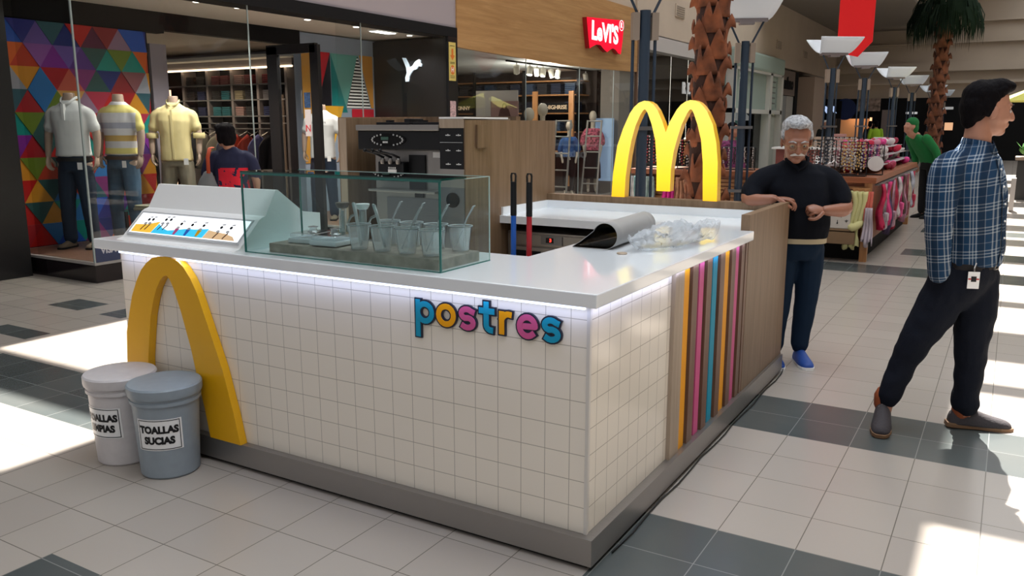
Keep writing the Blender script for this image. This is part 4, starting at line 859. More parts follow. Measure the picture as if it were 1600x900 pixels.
seq = [[0, 0, 1, 2, 3, 4, 5, 6, 7, 24], [14, 8, 9, 10, 11, 2, 12, 13, 14, 23], [15, 16, 17, 18, 19, 20, 21, 13, 4, 7], [17, 3, 19, 18, 23, 22, 24, 25, 5, 19], [25, 14, 23, 13, 19, 7, 5, 9, 18, 0], [12, 11, 19, 13, 5, 23, 14, 19, 21, 6], [21, 17, 23, 9, 13, 5, 19, 18, 15, 14], [17, 5, 17, 13, 18, 9, 3, 21, 19, 20], [19, 5, 13, 17, 14, 18, 0, 1, 12, 14], [13, 19, 5, 18, 0, 14, 21, 4, 8, 9]]
b = M(); rw, rh, yl, yr, zt = .17, .253, 5.1, 7.06, 2.75
for r in range(10):
    z1_, z0_ = zt - r * rh, zt - (r + 1) * rh
    for k in range(-1, 13):
        ya = yl + .05 + k * rw; up_ = (k + r) % 2 == 0
        tri = [(ya, z0_), (ya + 2 * rw, z0_), (ya + rw, z1_)] if up_ else [(ya, z1_), (ya + 2 * rw, z1_), (ya + rw, z0_)]
        pl_ = [(min(max(y, yl), yr), z) for y, z in tri]
        pl2 = []
        for p_ in pl_:
            if p_ not in pl2: pl2.append(p_)
        if len(pl2) < 3: continue
        b.m(seq[r][(k + 1) % 10]); b.face([b.v((-9.59, y, z)) for y, z in pl2])
o = b.build('mural_panel', tm); md = o.modifiers.new('s', 'SOLIDIFY'); md.thickness = .01; tag(o, 'wall panel of bright coloured triangles behind the first two mannequins', 'mural'); o['category'] = 'mural'
struct(M().box(-9.72, 5.0, 0, -9.62, 7.1, 2.78).build('wall_mural', BM))
# poster wall on the far side of the entrance
b = M()
for i, pl_ in enumerate([[(9.78, 1.0), (11.55, 1.0), (11.55, 2.74), (9.78, 2.74)], [(9.78, 2.74), (10.02, 2.74), (10.02, 1.0), (9.78, 1.0)], [(10.02, 2.735), (10.42, 2.735), (10.17, 2.10)], [(10.42, 1.0), (10.20, 1.0), (10.17, 2.10), (10.42, 2.735)], [(10.43, 2.73), (11.11, 2.73), (10.76, 1.88), (10.60, 2.30)], [(10.43, 2.73), (10.80, 1.80), (10.43, 1.80)], [(11.12, 2.74), (11.46, 2.74), (11.46, 1.88), (11.40, 1.88)], [(10.9, 1.86), (11.46, 1.86), (11.46, 1.0), (10.9, 1.0)], [(10.2, 1.9), (10.7, 1.9), (10.45, 1.3)]]):
    b.m(i); x_ = -9.592 + .001 * i; b.face([b.v((x_, y, z)) for y, z in pl_])
nmz = ['grey', 'dull_gold', 'poppy', 'ink', 'mint', 'deep_teal', 'ochre', 'scarlet', 'saffron']
o = b.build('mural_panel', [mat('poster_' + n_, c, .4) for n_, c in zip(nmz, [(.26, .32, .40), (.50, .25, .04), (.45, .01, .02), (.01, .01, .015), (.12, .36, .32), (.01, .20, .20), (.60, .27, .04), (.5, .01, .03), (.7, .38, .03)])]); md = o.modifiers.new('s', 'SOLIDIFY'); md.thickness = .0006
tag(o, 'grey-blue wall graphic with large mint, red and ochre triangles beyond the glass door', 'mural')
b = M()
for k in range(16):
    z = 1.88 + k * .052; h_ = .30 * (1 - (z - 1.88) / .85)
    b.m(0).prism([(11.07 - h_, z), (11.07 + h_, z), (11.07 + h_ - .009, z + .026), (11.07 - h_ + .009, z + .026)], -9.58, -9.578, 'yz'); b.m(1).prism([(11.07 - h_ + .009, z + .026), (11.07 + h_ - .009, z + .026), (11.07 + h_ - .018, z + .052), (11.07 - h_ + .018, z + .052)], -9.58, -9.578, 'yz')
tag(recenter(b.build('striped_triangle', [W_, BM])), 'tall black and white striped triangle panel on the wall graphic', 'panel')
struct(M().box(-9.75, 9.78, 0, -9.6, 11.6, 3.0).build('wall_poster', mat('pale_blue_wall', (.25, .30, .38), .7)))
struct(M().box(-9.6, 11.5, .2, XW - .06, 11.56, 2.98).build('wall_logo', mat('gloss_black_wall', (.006, .006, .007), .3)))
cat = [(-8.95, 2.70), (-8.885, 2.695), (-8.85, 2.64), (-8.82, 2.59), (-8.80, 2.535), (-8.77, 2.555), (-8.744, 2.56), (-8.72, 2.585), (-8.702, 2.61), (-8.67, 2.635), (-8.635, 2.65), (-8.605, 2.662), (-8.57, 2.645), (-8.577, 2.61), (-8.545, 2.585), (-8.56, 2.545), (-8.58, 2.548), (-8.60, 2.562), (-8.63, 2.54), (-8.65, 2.512), (-8.69, 2.500), (-8.73, 2.492), (-8.78, 2.44), (-8.815, 2.385), (-8.83, 2.315), (-8.89, 2.31), (-8.895, 2.377), (-8.862, 2.454), (-8.871, 2.533), (-8.90, 2.60)]
o = M().prism(cat, 11.47, 11.495).build('shop_logo', mat('white_logo_letters', (.6, .68, .75), .4, emit=(.7, .85, 1), es=.45)); tag(recenter(o), 'white leaping cat logo on the glossy black wall of the clothing shop', 'logo')
# exit route sticker on the post
st = thing('evacuation_sign', 'tall yellow sticker with orange arrow and letter H on the post between the shops', 'sign', (XW + .035, 11.42, 2.3))
M().box(XW + .03, 11.37, 2.30, XW + .036, 11.56, 2.90).build('sheet', mat('yellow_sticker', (.62, .50, .14), .5), st)
b = M(); b.prism([(11.44, 2.80), (11.49, 2.80), (11.49, 2.70), (11.53, 2.70), (11.465, 2.62), (11.40, 2.70), (11.44, 2.70)], XW + .036, XW + .038, 'yz'); b.build('arrow', mat('burnt_orange', (.65, .17, .02), .5), st)
b = M(); b.prism([(11.465 + .06 * math.cos(a * PI / 10), 2.47 + .075 * math.sin(a * PI / 10)) for a in range(20)], XW + .036, XW + .038, 'yz'); q = b.build('disc', mat('burnt_orange_disc', (.65, .17, .02), .5), st)
text('letter', 'H', .11, face_mtx((XW + .0385, 11.465, 2.47), (0, 1, 0), (0, 0, 1)), W_, q, .0005, .002)
b = M()
for z in (2.84, 2.585, 2.565, 2.37, 2.345): b.box(XW + .036, 11.40, z, XW + .037, 11.53, z + .008)
b.build('small_print', BM, st)
o = M().box(XW + .03, 11.39, 1.72, XW + .036, 11.55, 1.98).build('notice', mat('pink_white_notice', (.5, .35, .36), .5, noise_amt=.6, nscale=30)); tag(recenter(o), 'small pink and white notice low on the post between the two shops', 'notice')
# card sticker
cs = thing('card_sticker', 'dark blue VISA sticker at the bottom of the corner shop window', 'sticker', (XW + .006, 5.2, .215)); M().box(XW + .005, 5.07, .215, XW + .009, 5.34, .40).build('sheet', mat('dark_blue_sticker', (.03, .045, .11), .5), cs)
text('lettering', 'VISA', .095, face_mtx((XW + .0095, 5.215, .33), (0, 1, 0), (0, 0, 1)), mat('pale_lettering', (.55, .55, .6), .5), cs, .0005, .003, sx=.9)
# downlights
for i, (x, y, lab, e_) in enumerate(((-8.33, 6.85, 'first downlight above the corner window, nearest the column', 30), (-8.32, 7.45, 'downlight in the shop ceiling just before the glass door', 26), (-8.43, 8.75, 'downlight in the shop ceiling above the glass door', 30), (-8.44, 9.75, 'downlight in the shop ceiling above the mint wall graphic', 26), (-8.5, 11.1, 'downlight in the shop ceiling nearest the leaping cat logo', 20))):
    t = thing('downlight', lab, 'light', (x, y, 3.01)); M().lathe([(.055, -.004), (.065, .01)], (x, y, 3.005), 16).build('ring', W_, t); M().lathe([(.04, -.006), (.042, 0)], (x, y, 3.003), 14).build('bulb', emis('warm_lamp', (1, .92, .8), 8), t)
    d = bpy.data.lights.new('downlight_lamp', 'SPOT'); d.energy = e_ * 5; d.spot_size = 2.2; d.spot_blend = .8; d.shadow_soft_size = .05; d.color = (1, .93, .84); l = bpy.data.objects.new('downlight_lamp', d); COL.objects.link(l); l.parent = t; l.location = (0, 0, -.04)
t = thing('ceiling_panel_light', 'rectangular recessed light in the clothing shop ceiling near the cat logo', 'light', (-8.52, 10.45, 2.99)); M().box(-8.62, 10.22, 2.995, -8.42, 10.7, 3.02).build('frame', W_, t); M().box(-8.60, 10.24, 2.988, -8.44, 10.68, 2.996).build('diffuser', emis('panel_glow', (1, .97, .9), 5), t)
area('window_spot', (-8.3, 5.7, 2.9), (.5, 1.0), 9, (1, .95, .88), (0, -.2, 0))
# shelf wall
SH = 12.0
struct(M().box(-20, 12.35, 0, -9.75, 12.4, 3.0).build('wall_shelf_back', BM))
sw = thing('shelving_unit', 'tall pale wall shelving with folded clothes at the back of the clothing shop', 'shelf', (-14, 12, 0))
wal = mat('greyish_panel', (.30, .27, .27), .6)
M().box(-16.2, SH - .02, 2.72, -12.0, 12.35, 3.0).build('header', wal, sw)
M().box(-16.2, SH - .04, 2.69, -12.0, SH, 2.72).build('strip_light', emis('warm_strip', (1, .72, .45), 5), sw)
for x in (-16.2, -15.2, -14.45, -13.72, -12.98, -12.2): M().box(x - .03, SH, 0, x + .03, 12.33, 2.7).build('upright', wal, sw)
for z in (2.40, 2.10, 1.78, 1.64): M().box(-16.2, SH, z - .02, -12.2, 12.33, z).build('shelf_board', mat('glassy_board', (.25, .26, .27), .3), sw)
ccol = dict(wine=(.16, .03, .04), black=(.03, .03, .035), teal=(.02, .16, .20), cream=(.38, .33, .22), pinkish=(.40, .25, .24), navy=(.02, .03, .10), grey=(.16, .16, .18))
cmat = {k: mat(k + '_fabric', v, .9) for k, v in ccol.items()}
rows_ = [(2.40, ['black', 'black', 'wine', 'wine', 'pinkish', 'wine', 'wine']), (2.10, ['black', 'navy', 'black', 'teal', 'cream', 'black', 'grey']), (1.78, ['black', 'navy', 'teal', 'teal', 'pinkish', 'black', 'navy'])]
xs_ = [-15.0, -14.68, -14.22, -13.95, -13.55, -13.25, -12.75]
zname = {2.40: 'top', 2.10: 'middle', 1.78: 'lowest'}; cn = ['first', 'second', 'third', 'fourth', 'fifth', 'sixth', 'seventh']
for z, rc in rows_:
    for k, (x, c) in enumerate(zip(xs_, rc)):
        b = M()
        for j in range(5): b.box(x - .11 - random.uniform(0, .01), SH + .02, z + .003 + j * .036, x + .11 + random.uniform(0, .01), SH + .30, z + .034 + j * .036, .008)
        o = b.build('folded_clothes', [cmat[c]]); tag(recenter(o), '%s folded clothes pile, %s from left on the %s clothing shop shelf' % (c, cn[k], zname[z]), 'clothes', 'folded piles on the wall shelving')
rail = thing('clothes_rail', 'dark rail under the wall shelving holding jackets and shirts on hangers', 'rail', (-14, 11.68, 1.5)); M().tube([(-15.6, 11.68, 1.52), (-12.3, 11.68, 1.52)], .015, 8).build('bar', MT['steel_dk'], rail); 
for x in (-15.6, -12.3): M().tube([(x, 11.68, 1.52), (x, 11.97, 1.60)], .012, 8).build('bracket', MT['steel_dk'], rail)
def garment(x, y, z, rz, m_, lab, grp, h=.7, w=.42):
    t = thing('hanging_garment', lab, 'clothes', (x, y, z), rz, grp)
    M().grid(lambda i, j: ((i - .5) * w * (1 - .45 * (1 - min(1, j * 5)) ), .035 * math.sin(i * 14 + j * 3) * j, -j * h - .10 * abs(i - .5) * 2 * (1 - j)), 14, 8).build('cloth', m_, t, False, smooth=True).modifiers.new('s', 'SOLIDIFY').thickness = .03
    M().tube([(-w * .33, 0, -.03), (0, 0, .05), (w * .33, 0, -.03)], .006, 6).tube([(0, 0, .05), (0, 0, .085), (.02, 0, .095)], .004, 6).build('hanger', MT['steel'], t, False)
    return t
gcol = [((.05, .07, .12), 'slate'), ((.10, .14, .20), 'pale denim'), ((.06, .07, .09), 'dark'), ((.22, .22, .20), 'grey print'), ((.35, .33, .28), 'beige'), ((.10, .13, .22), 'blue denim'), ((.50, .05, .02), 'red'), ((.45, .05, .03), 'scarlet'), ((.16, .17, .42), 'lilac patterned'), ((.03, .03, .04), 'black')]
for k, (c, n_) in enumerate(gcol):
    garment(-15.1 + k * .30, 11.68, 1.42, 1.15, mat(n_.replace(' ', '_') + '_garment', c, .9), '%s garment on the long rail, %s' % (n_, ['far left', 'second', 'third', 'fourth', 'fifth', 'sixth', 'seventh', 'eighth', 'ninth', 'far right'][k]), 'garments on the rail')
area('shelf_light', (-14, 11.5, 2.6), (3.6, .1), 45, (1, .78, .55), (-.5, 0, 0))
# grey light column between mural and shelves
o = M().box(-9.68, 7.12, .0, -9.6, 7.36, 2.62).build('grey_column', mat('grey_violet_panel', (.22, .20, .24), .5)); tag(recenter(o), 'grey vertical panel at the right end of the triangle mural', 'panel')
o = M().box(-9.68, 7.37, .2, -9.64, 7.42, 2.05).build('light_strip', emis('warm_vertical_strip', (1, .62, .38), 2.2)); tag(recenter(o), 'vertical warm glowing strip beside the yellow-shirted mannequin', 'light')
# glass door, open inwards
dr = thing('door_1', 'open', 'door', (XW + .04, 8.4, 0)); dr['kind'] = 'structure'; del dr['label']; del dr['category']
M().box(XW - .10, 8.37, 0, XW + .04, 8.43, 2.63).build('stile', BK, dr); M().box(-8.85, 8.37, 0, -8.66, 8.43, 2.63).build('stile', BK, dr); M().box(-8.85, 8.37, 2.53, XW, 8.43, 2.65).build('top_rail', BK, dr); M().box(-8.66, 8.37, 0, XW - .1, 8.43, .12).build('bottom_rail', BK, dr)
M().box(-8.66, 8.395, .12, XW - .10, 8.403, 2.53).build('pane', MT['glass'], dr)
M().tube([(-8.22, 8.36, 1.75), (-8.22, 8.36, 2.05)], .008, 8).build('handle', MT['steel'], dr)
o = M().box(-8.17, 8.352, 1.45, -8.06, 8.357, 1.80).build('door_poster', mat('white_poster', (.55, .5, .5), .5)); tag(recenter(o), 'white poster with red letter on the open glass door', 'poster')
text('letter', 'N', .13, face_mtx((-8.115, 8.350, 1.55), (1, 0, 0), (.3, 0, 1)), mat('poster_red', (.5, .01, .02), .5), o)
o = M().box(-8.17, 8.352, 1.82, -8.06, 8.357, 2.02).build('door_notice', mat('navy_notice', (.02, .05, .12), .5, noise_amt=.8, nscale=40)); tag(recenter(o), 'small navy opening notice above the poster on the open glass door', 'notice')
# mannequins in the windows
stripe = mat('striped_tee', (.7, .7, .72), .9); nt = stripe.node_tree; p = nt.nodes['Principled BSDF']; tc, x_, y_, z_ = objcoord(nt)
cc = (.62, .62, .64)
for z0_, z1_, c in ((1.36, 1.44, (.70, .62, .22)), (1.20, 1.26, (.36, .38, .46)), (1.07, 1.13, (.48, .32, .10)), (.94, 1.00, (.66, .58, .20)), (.84, .885, (.30, .30, .33))): cc = mixc(nt, between(nt, z_, z0_, z1_), cc, c)
cc = mixc(nt, mnode(nt, 'GREATER_THAN', mnode(nt, 'ABSOLUTE', x_), .235), cc, (.66, .58, .20)); nt.links.new(cc, p.inputs['Base Color'])
wh_t = mat('white_pique', (.66, .68, .68), .9); yl_t = mat('pale_yellow_poplin', (.70, .60, .30), .9)
dk_j = mat('dark_indigo_denim', (.010, .022, .045), .9); md_j = mat('washed_denim', (.05, .10, .16), .9, noise_amt=.5, nscale=4); kh = mat('khaki_twill', (.24, .22, .16), .9)
mannequin('headless mannequin in white polo shirt and dark jeans, left of the window corner seam', (-9.10, 5.66, .214), YAW - .05, wh_t, collar_fn(wh_t), dk_j, sc=1.12, belt=mat('thin_black_belt', (.01, .01, .01), .5))
mannequin('headless mannequin in yellow and grey striped T-shirt and washed blue jeans', (-9.05, 6.22, .214), YAW - .25, stripe, None, md_j, sc=1.12, belt=mat('brown_belt', (.06, .03, .02), .5))
def yf(t, tp):
    collar_fn(yl_t, False)(t, tp); M().box(-.012, -.136, .86, .012, -.128, 1.40, .002).build('placket', yl_t, tp, False)
    for q in (-1, 1): M().lathe([(.062, 0), (.066, .01), (.066, .05), (.060, .06)], (q * .255 if q > 0 else -.245, 0, 1.09), 14).build('rolled_cuff', yl_t, tp, False, smooth=.8)
mannequin('headless mannequin in pale yellow button shirt and khaki trousers', (-9.05, 6.98, .214), YAW + .15, yl_t, yf, kh, sc=1.12, arms='down', sleeves='short')
def tee_print(t, tp): text('print', '- 96 -\nJUST A MAN', .035, face_mtx((0, -.132, 1.33), (1, 0, 0), (0, 0, 1)), BM, tp, .001, 0, world=False)
mannequin('headless mannequin in white printed T-shirt behind the glass door', (-8.72, 9.25, .214), YAW - .1, wh_t, tee_print, dk_j, sc=1.08)
mannequin('headless mannequin in coral shirt near the leaping cat logo', (-8.75, 10.95, .214), YAW, mat('coral_poplin', (.72, .22, .09), .9), collar_fn(mat('coral_collar', (.72, .22, .09), .9)), dk_j, sc=.97)
# low display table with folded clothes and a price box
tb = thing('display_table', 'low dark glass table with folded clothes behind the menu stand', 'table', (-8.35, 6.35, .214))
M().box(-8.75, 5.95, .62, -8.15, 6.9, .64).build('table_top', MT['glass'], tb); 
for x in (-8.72, -8.18):
    for y in (5.98, 6.86): M().box(x - .015, y - .015, .214, x + .015, y + .015, .62).build('leg', BK, tb)
for k, (y, c, n_) in enumerate(((6.1, (.30, .28, .20), 'khaki'), (6.38, (.35, .36, .36), 'pale grey'), (6.65, (.40, .36, .18), 'mustard'))):
    o = M().box(-8.6, y - .11, .641, -8.3, y + .11, .67, .008).box(-8.59, y - .1, .671, -8.31, y + .1, .70, .008).build('folded_shirt', mat(n_.replace(' ', '_') + '_folded', c, .9)); tag(recenter(o), n_ + ' folded shirt on the low glass table in the shop window', 'clothes', 'folded shirts on the glass table')
o = M().box(-8.40, 5.45, .214, -8.30, 5.55, .40, .004).build('price_box', mat('pale_cream_card', (.45, .45, .40), .6)); tag(recenter(o), 'small pale box standing on the window platform near the corner', 'box')
o = M().box(-8.43, 5.4, .214, -8.2, 5.62, .218).build('shoe_tray', BM); bpy.data.objects.remove(o)

# ---- woman in navy T-shirt with red print, seen from behind
wm = thing('person', 'woman with black hair in navy T-shirt with red print, seen from behind', 'person', (-7.70, 6.66, 0), YAW)
WY = math.radians(80); hw = (-.06, .0, 1.475)
def wb(b):
    head(b, hw, math.radians(150), .15, 1.05, neck_to=(.0, .0, 1.32))
    trunk(b, [((0, 0, .8), WY, .14, .1), ((0, 0, 1.0), WY, .12, .09), ((0, 0, 1.2), WY, .15, .09), ((0, 0, 1.30), WY, .10, .06)])
    b.limb([(-.2, 0, 1.22), (-.28, -.02, 1.0), (-.33, -.12, .82), (-.30, -.2, .72)], [.055, .05, .04, .03]); b.limb([(.2, 0, 1.22), (.28, -.02, 1.0), (.25, .1, .85)], [.055, .05, .03])
    for q in (-1, 1): b.limb([(q * .09, 0, .82), (q * .1, 0, .45), (q * .1, 0, .08)], [.09, .055, .04])
skinmesh(wm, 'body', wb, MT['skin'], .009, 3, extra=lambda b: (hand(b, (-.30, -.2, .72), (.2, -.3, -1), (-1, 0, 0), .9), hand(b, (.25, .1, .85), (0, .5, -1), (1, 0, 0), .9)))
RW = Matrix.Rotation(math.radians(150) - PI / 2, 3, 'Z')
def wh(b):
    c = Vector(hw)
    for p_, r_ in (((0, -.024, .055), (.105, .115, .100)), ((0, -.065, -.01), (.100, .075, .115)), ((0, .045, .09), (.080, .060, .050)), ((.085, -.02, -.01), (.025, .05, .08)), ((-.085, -.03, -.01), (.025, .045, .08))): b.ell(c + RW @ (Vector(p_) * 1.05), r_, RW)
skinmesh(wm, 'hair', wh, MT['hair'], .009, 2, .004, wsc=30)
nvt = mat('navy_red_print', (.008, .010, .04), .9); nt = nvt.node_tree; p = nt.nodes['Principled BSDF']; tc, x_, y_, z_ = objcoord(nt); n_ = nt.nodes.new('ShaderNodeTexNoise'); n_.inputs['Scale'].default_value = 9; n_.inputs['Detail'].default_value = 3; nt.links.new(tc.outputs['Object'], n_.inputs['Vector'])
fm_ = mnode(nt, 'MULTIPLY', mnode(nt, 'MULTIPLY', between(nt, z_, .60, 1.12), between(nt, x_, -.12, .21)), mnode(nt, 'GREATER_THAN', n_.outputs['Fac'], .46)); nt.links.new(mixc(nt, fm_, (.008, .010, .04), (.60, .01, .03)), p.inputs['Base Color'])
def wt(b):
    trunk(b, [((0, 0, .70), WY, .20, .15), ((0, 0, .85), WY, .205, .15), ((0, 0, 1.0), WY, .19, .13), ((0, 0, 1.18), WY, .215, .125), ((0, 0, 1.27), WY, .19, .10), ((0, 0, 1.33), WY, .10, .07), ((0, 0, 1.355), WY, .062, .058)])
    for q in (-1, 1): b.limb([(q * .15, 0, 1.24), (q * .225, 0, 1.19), (q * .27, -.01, 1.08), (q * .28, -.01, 1.03)], [.08, .078, .07, .068])
skinmesh(wm, 't_shirt', wt, nvt, .011, 4, .006)
def wj(b):
    trunk(b, [((0, 0, .68), WY, .17, .12), ((0, 0, .80), WY, .18, .13)])
    for q in (-1, 1): b.limb([(q * .09, 0, .75), (q * .1, 0, .45), (q * .1, 0, .12)], [.11, .08, .07])
skinmesh(wm, 'trousers', wj, dk_j, .012, 3, .005)
for q in (-1, 1): shoe(wm, (q * .1, -.07, 0), (q * .11, .18, 0), BM, BM, .045, .09)
bgp = Vector((-7.70, 6.66, 0)) + Matrix.Rotation(YAW, 3, 'Z') @ Vector((-.24, -.10, .66))
bg_ = thing('shoulder_bag', 'grey shoulder bag with orange striped strap on the woman in navy', 'bag', bgp, YAW)
M().limb([(0, .02, .08), (-.01, 0, .25), (0, 0, .36)], [.13, .12, .07], 16, flat=.45, ref=(1, 0, 0)).build('pouch', mat('grey_canvas', (.16, .17, .18), .9), bg_, False, smooth=True)
M().tube([(.02, -.03, .40), (.03, -.05, .58), (.05, -.02, .68), (.06, .06, .69)], .022, 10, flat=.2, ref=(1, 0, 0)).build('strap', mat('orange_webbing', (.42, .06, .02), .8), bg_, False, smooth=True)

# ================================================================ jeans shop behind the timber fascia
fas = M()
N_ = 24; R0, R1 = [], []
for k in range(N_ + 1):
    y = 11.62 + (19.2 - 11.62) * k / N_; zb = 2.84 - .05 * math.sin(PI * k / N_); R0.append((y, zb))
fas.prism(R0 + [(19.2, 4.26), (11.62, 4.26)], XW - .05, XW + .03, 'yz'); struct(fas.build('trim_timber_fascia', MT['ply']))
struct(M().box(-20, 11.62, 2.86, XW - .05, 19.2, 2.92).build('ceiling_jeans_shop', mat('white_ceiling', (.62, .64, .62), .8)))
struct(M().box(-20, 18.4, 0, -8.6, 18.5, 2.86).build('wall_jeans_back', mat('dark_brown_wall', (.045, .03, .025), .8)))
struct(M().box(-8.45, 18.3, 0, -7.98, 19.2, 2.9).build('trim_beige_pillar', mat('pillar_beige', (.24, .21, .18), .7)))
struct(M().box(-8.6, 19.2, 0, -7.92, 19.32, 3.78).build('wall_shop_side', mat('brown_side', (.14, .08, .05), .6)))
for i, (y0, y1) in enumerate(((11.64, 13.9), (13.92, 16.15), (16.19, 17.9), (17.93, 19.18))): gpane('w', (XW - .004, y0, .05, XW + .004, y1, 2.83), 5 + i)
for i, y in enumerate((13.91, 16.17, 17.915)): struct(M().box(XW - .006, y - .008, .05, XW + .006, y + .008, 2.83).build('trim_%d' % (5 + i), gl_e))
struct(M().box(XW - .05, 11.62, 0, XW + .02, 19.2, .05).build('trim_8', MT['steel']))
lg = thing('shop_sign', 'glowing red Levi\'s sign on the timber fascia'.replace("Levi's ", 'bat-wing shaped '), 'sign', (XW + .03, 17.2, 3.2)); 
LY0, LY1 = 16.18, 18.12
bw = [(16.20, 3.78), (18.12, 3.90), (18.06, 3.45), (17.98, 3.16), (17.85, 3.17), (17.70, 3.235), (17.55, 3.26), (17.4, 3.22), (17.24, 3.155), (17.08, 3.20), (16.9, 3.275), (16.7, 3.275), (16.5, 3.22), (16.36, 3.17), (16.28, 3.45)]
bw = [(y, z) for y, z in bw]
M().prism(bw, XW + .03, XW + .13, 'yz').build('body', mat('dark_red_side', (.35, .005, .01), .4), lg); lf = M().prism(bw, XW + .13, XW + .135, 'yz').build('lit_face', mat('lit_red', (.7, .0, .02), .4, emit=(1, .0, .03), es=.75), lg)
tl = text('lettering', 'LeVI\'S', .52, face_mtx((XW + .137, 17.12, 3.53), (0, 1, .0), (0, 0, 1)), emis('lit_white_letters', (1, 1, 1), 1.6), lf, .002, .018, sx=1.08)
text('registered_mark', 'R', .16, face_mtx((XW + .137, 17.98, 3.78), (0, 1, 0), (0, 0, 1)), emis('lit_white_mark', (1, 1, 1), 1.3), lf, .002, .004)
b = M()
for k in range(20):
    a0, a1 = k * PI / 10, (k + 1) * PI / 10; b.face([b.v((XW + .138, 17.98 + r * math.cos(a), 3.78 + r * math.sin(a) * .9)) for r, a in ((.13, a0), (.13, a1), (.11, a1), (.11, a0))])
b.build('mark_ring', bpy.data.materials['lit_white_mark'], lf)
# interior
js = thing('shelving_unit', 'dark steel wall shelving with wooden boards and stacked jeans in the jeans shop', 'shelf', (-10.8, 18, 0))
for z in (2.62, 2.30, 1.88, 1.45, 1.0): M().box(-13.0, 17.75, z - .03, -8.75, 18.3, z).build('shelf_board', MT['orwood'], js)
for x in (-13, -11.6, -10.2, -8.75): M().box(x - .03, 17.70, 0, x + .03, 17.749, 2.86).build('upright', BK, js)
for x in (-9.72, -8.77): M().box(x - .06, 17.4, .2, x + .06, 17.46, 2.36).build('wooden_post', MT['orwood'], js)
jd = [mat('indigo_denim', (.012, .018, .04), .9), mat('charcoal_denim', (.02, .02, .025), .9), mat('mid_blue_denim', (.035, .06, .11), .9)]
for r, z in enumerate((2.30, 1.88, 1.45, 1.0)):
    for k in range(11):
        x = -12.7 + k * .37
        if r == 1 and k in (1, 2, 8, 9): continue
        b = M()
        for j in range(6): b.box(x - .13, 17.78, z + .002 + j * .042, x + .13 + random.uniform(-.01, .01), 18.2, z + .04 + j * .042, .01)
        o = b.build('folded_jeans', jd[(r + k * 2) % 3]); tag(recenter(o), '%s folded jeans, %s pile from the left on the %s board in the jeans shop' % (['indigo', 'charcoal', 'mid-blue'][(r + k * 2) % 3], ORD[k], ['second', 'third', 'fourth', 'lowest'][r]), 'jeans', 'folded jeans on the jeans shop shelving')
for x, s_, c in ((-11.95, 'SKINNY', 'dark shelf sign reading SKINNY, partly hidden by the white display board'), (-9.30, 'HIGHRISE', 'dark shelf sign reading HIGHRISE between the wooden posts')):
    t = thing('shelf_sign', c, 'sign', (x, 17.7, 1.9)); M().box(x - .36, 17.70, 1.90, x + .36, 17.74, 2.10).build('board', BM, t); text('lettering', s_, .13, face_mtx((x, 17.695, 2.0), (1, 0, 0), (0, 0, 1)), mat('bulb_letters', (.6, .45, .3), .5, emit=(1, .7, .45), es=.3), t, .002, .002)
o = M().limb([(-12.35, 17.95, 2.64), (-12.32, 17.95, 2.84)], [.11, .05], 10, flat=.5).build('wooden_figure', MT['orwood'], smooth=True); tag(recenter(o), 'small wooden ornament on the top board at the left of the jeans shop', 'ornament')
tk = thing('light_track', 'black ceiling track with white spotlights in the jeans shop window', 'track', (-8.8, 16, 2.84)); M().box(-8.82, 14.6, 2.83, -8.78, 21.1 - 2, 2.86).build('rail', BM, tk)
for k, y in enumerate((15.0, 15.55, 15.85, 16.12, 16.5, 16.8, 18.2, 18.75)):
    t = thing('spotlight', 'white cylindrical spotlight on the ceiling track of the jeans shop, %s from the left' % ['first', 'second', 'third', 'fourth', 'fifth', 'sixth', 'seventh', 'eighth'][k], 'light', (-8.8, y, 2.83), random.uniform(-.5, .5), 'track spotlights')
    M().tube([(0, 0, 0), (0, 0, -.06)], .012, 8).build('stem', W_, t, False)
    if k in (1, 4):
        pl_ = bpy.data.lights.new('spot_bulb', 'POINT'); pl_.energy = 45; pl_.color = (1, .93, .82); pl_.shadow_soft_size = .08; po_ = bpy.data.objects.new('spot_bulb', pl_); COL.objects.link(po_); po_.parent = t; po_.location = (0, 0, -.3)
    hd_ = M().at(Matrix.Translation((0, 0, -.13)) @ Matrix.Rotation(.35 * (-1) ** k, 4, 'X')).lathe([(.055, -.09), (.06, -.085), (.06, .075), (.045, .085)], (0, 0, 0), 16).build('head', mat('warm_white_lamp_body', (.6, .58, .5), .5), t, False, smooth=.7)
    M().at(Matrix.Translation((0, 0, -.13)) @ Matrix.Rotation(.35 * (-1) ** k, 4, 'X')).lathe([(.045, -.094), (.045, -.090)], (0, 0, 0), 12).build('lens', emis('lamp_glow', (1, .97, .85), 6), hd_, False)
area('jeans_shop_light', (-9.6, 15.5, 2.8), (1.6, 5), 28, (1, .86, .7))
bo_ = thing('display_board', 'large white display board with a pink photo in the jeans shop window', 'board', (-9, 14.5, 0)); M().box(-9.47, 14.52, 1.2, -8.50, 14.56, 2.27).build('board', mat('offwhite_board', (.52, .50, .48), .6), bo_)
ph = M().box(-9.08, 14.46, 1.5, -8.45, 14.49, 2.06).build('photo', mat('dusty_pink', (.34, .20, .19), .6), bo_)
b = M(); b.m(0).prism([(-8.98, 1.58), (-8.58, 1.58), (-8.62, 1.78), (-8.66, 1.90), (-8.76, 1.97), (-8.86, 1.90), (-8.90, 1.76)], 14.455, 14.46).prism([(-8.76 + .05 * math.cos(k * PI / 6), 1.96 + .07 * math.sin(k * PI / 6)) for k in range(12)], 14.452, 14.46).m(1).prism([(-8.76 + .026 * math.cos(k * PI / 6), 1.95 + .04 * math.sin(k * PI / 6)) for k in range(12)], 14.448, 14.452); b.build('model_print', [mat('brown_print', (.07, .02, .018), .7), mat('face_print', (.38, .2, .15), .7)], ph)
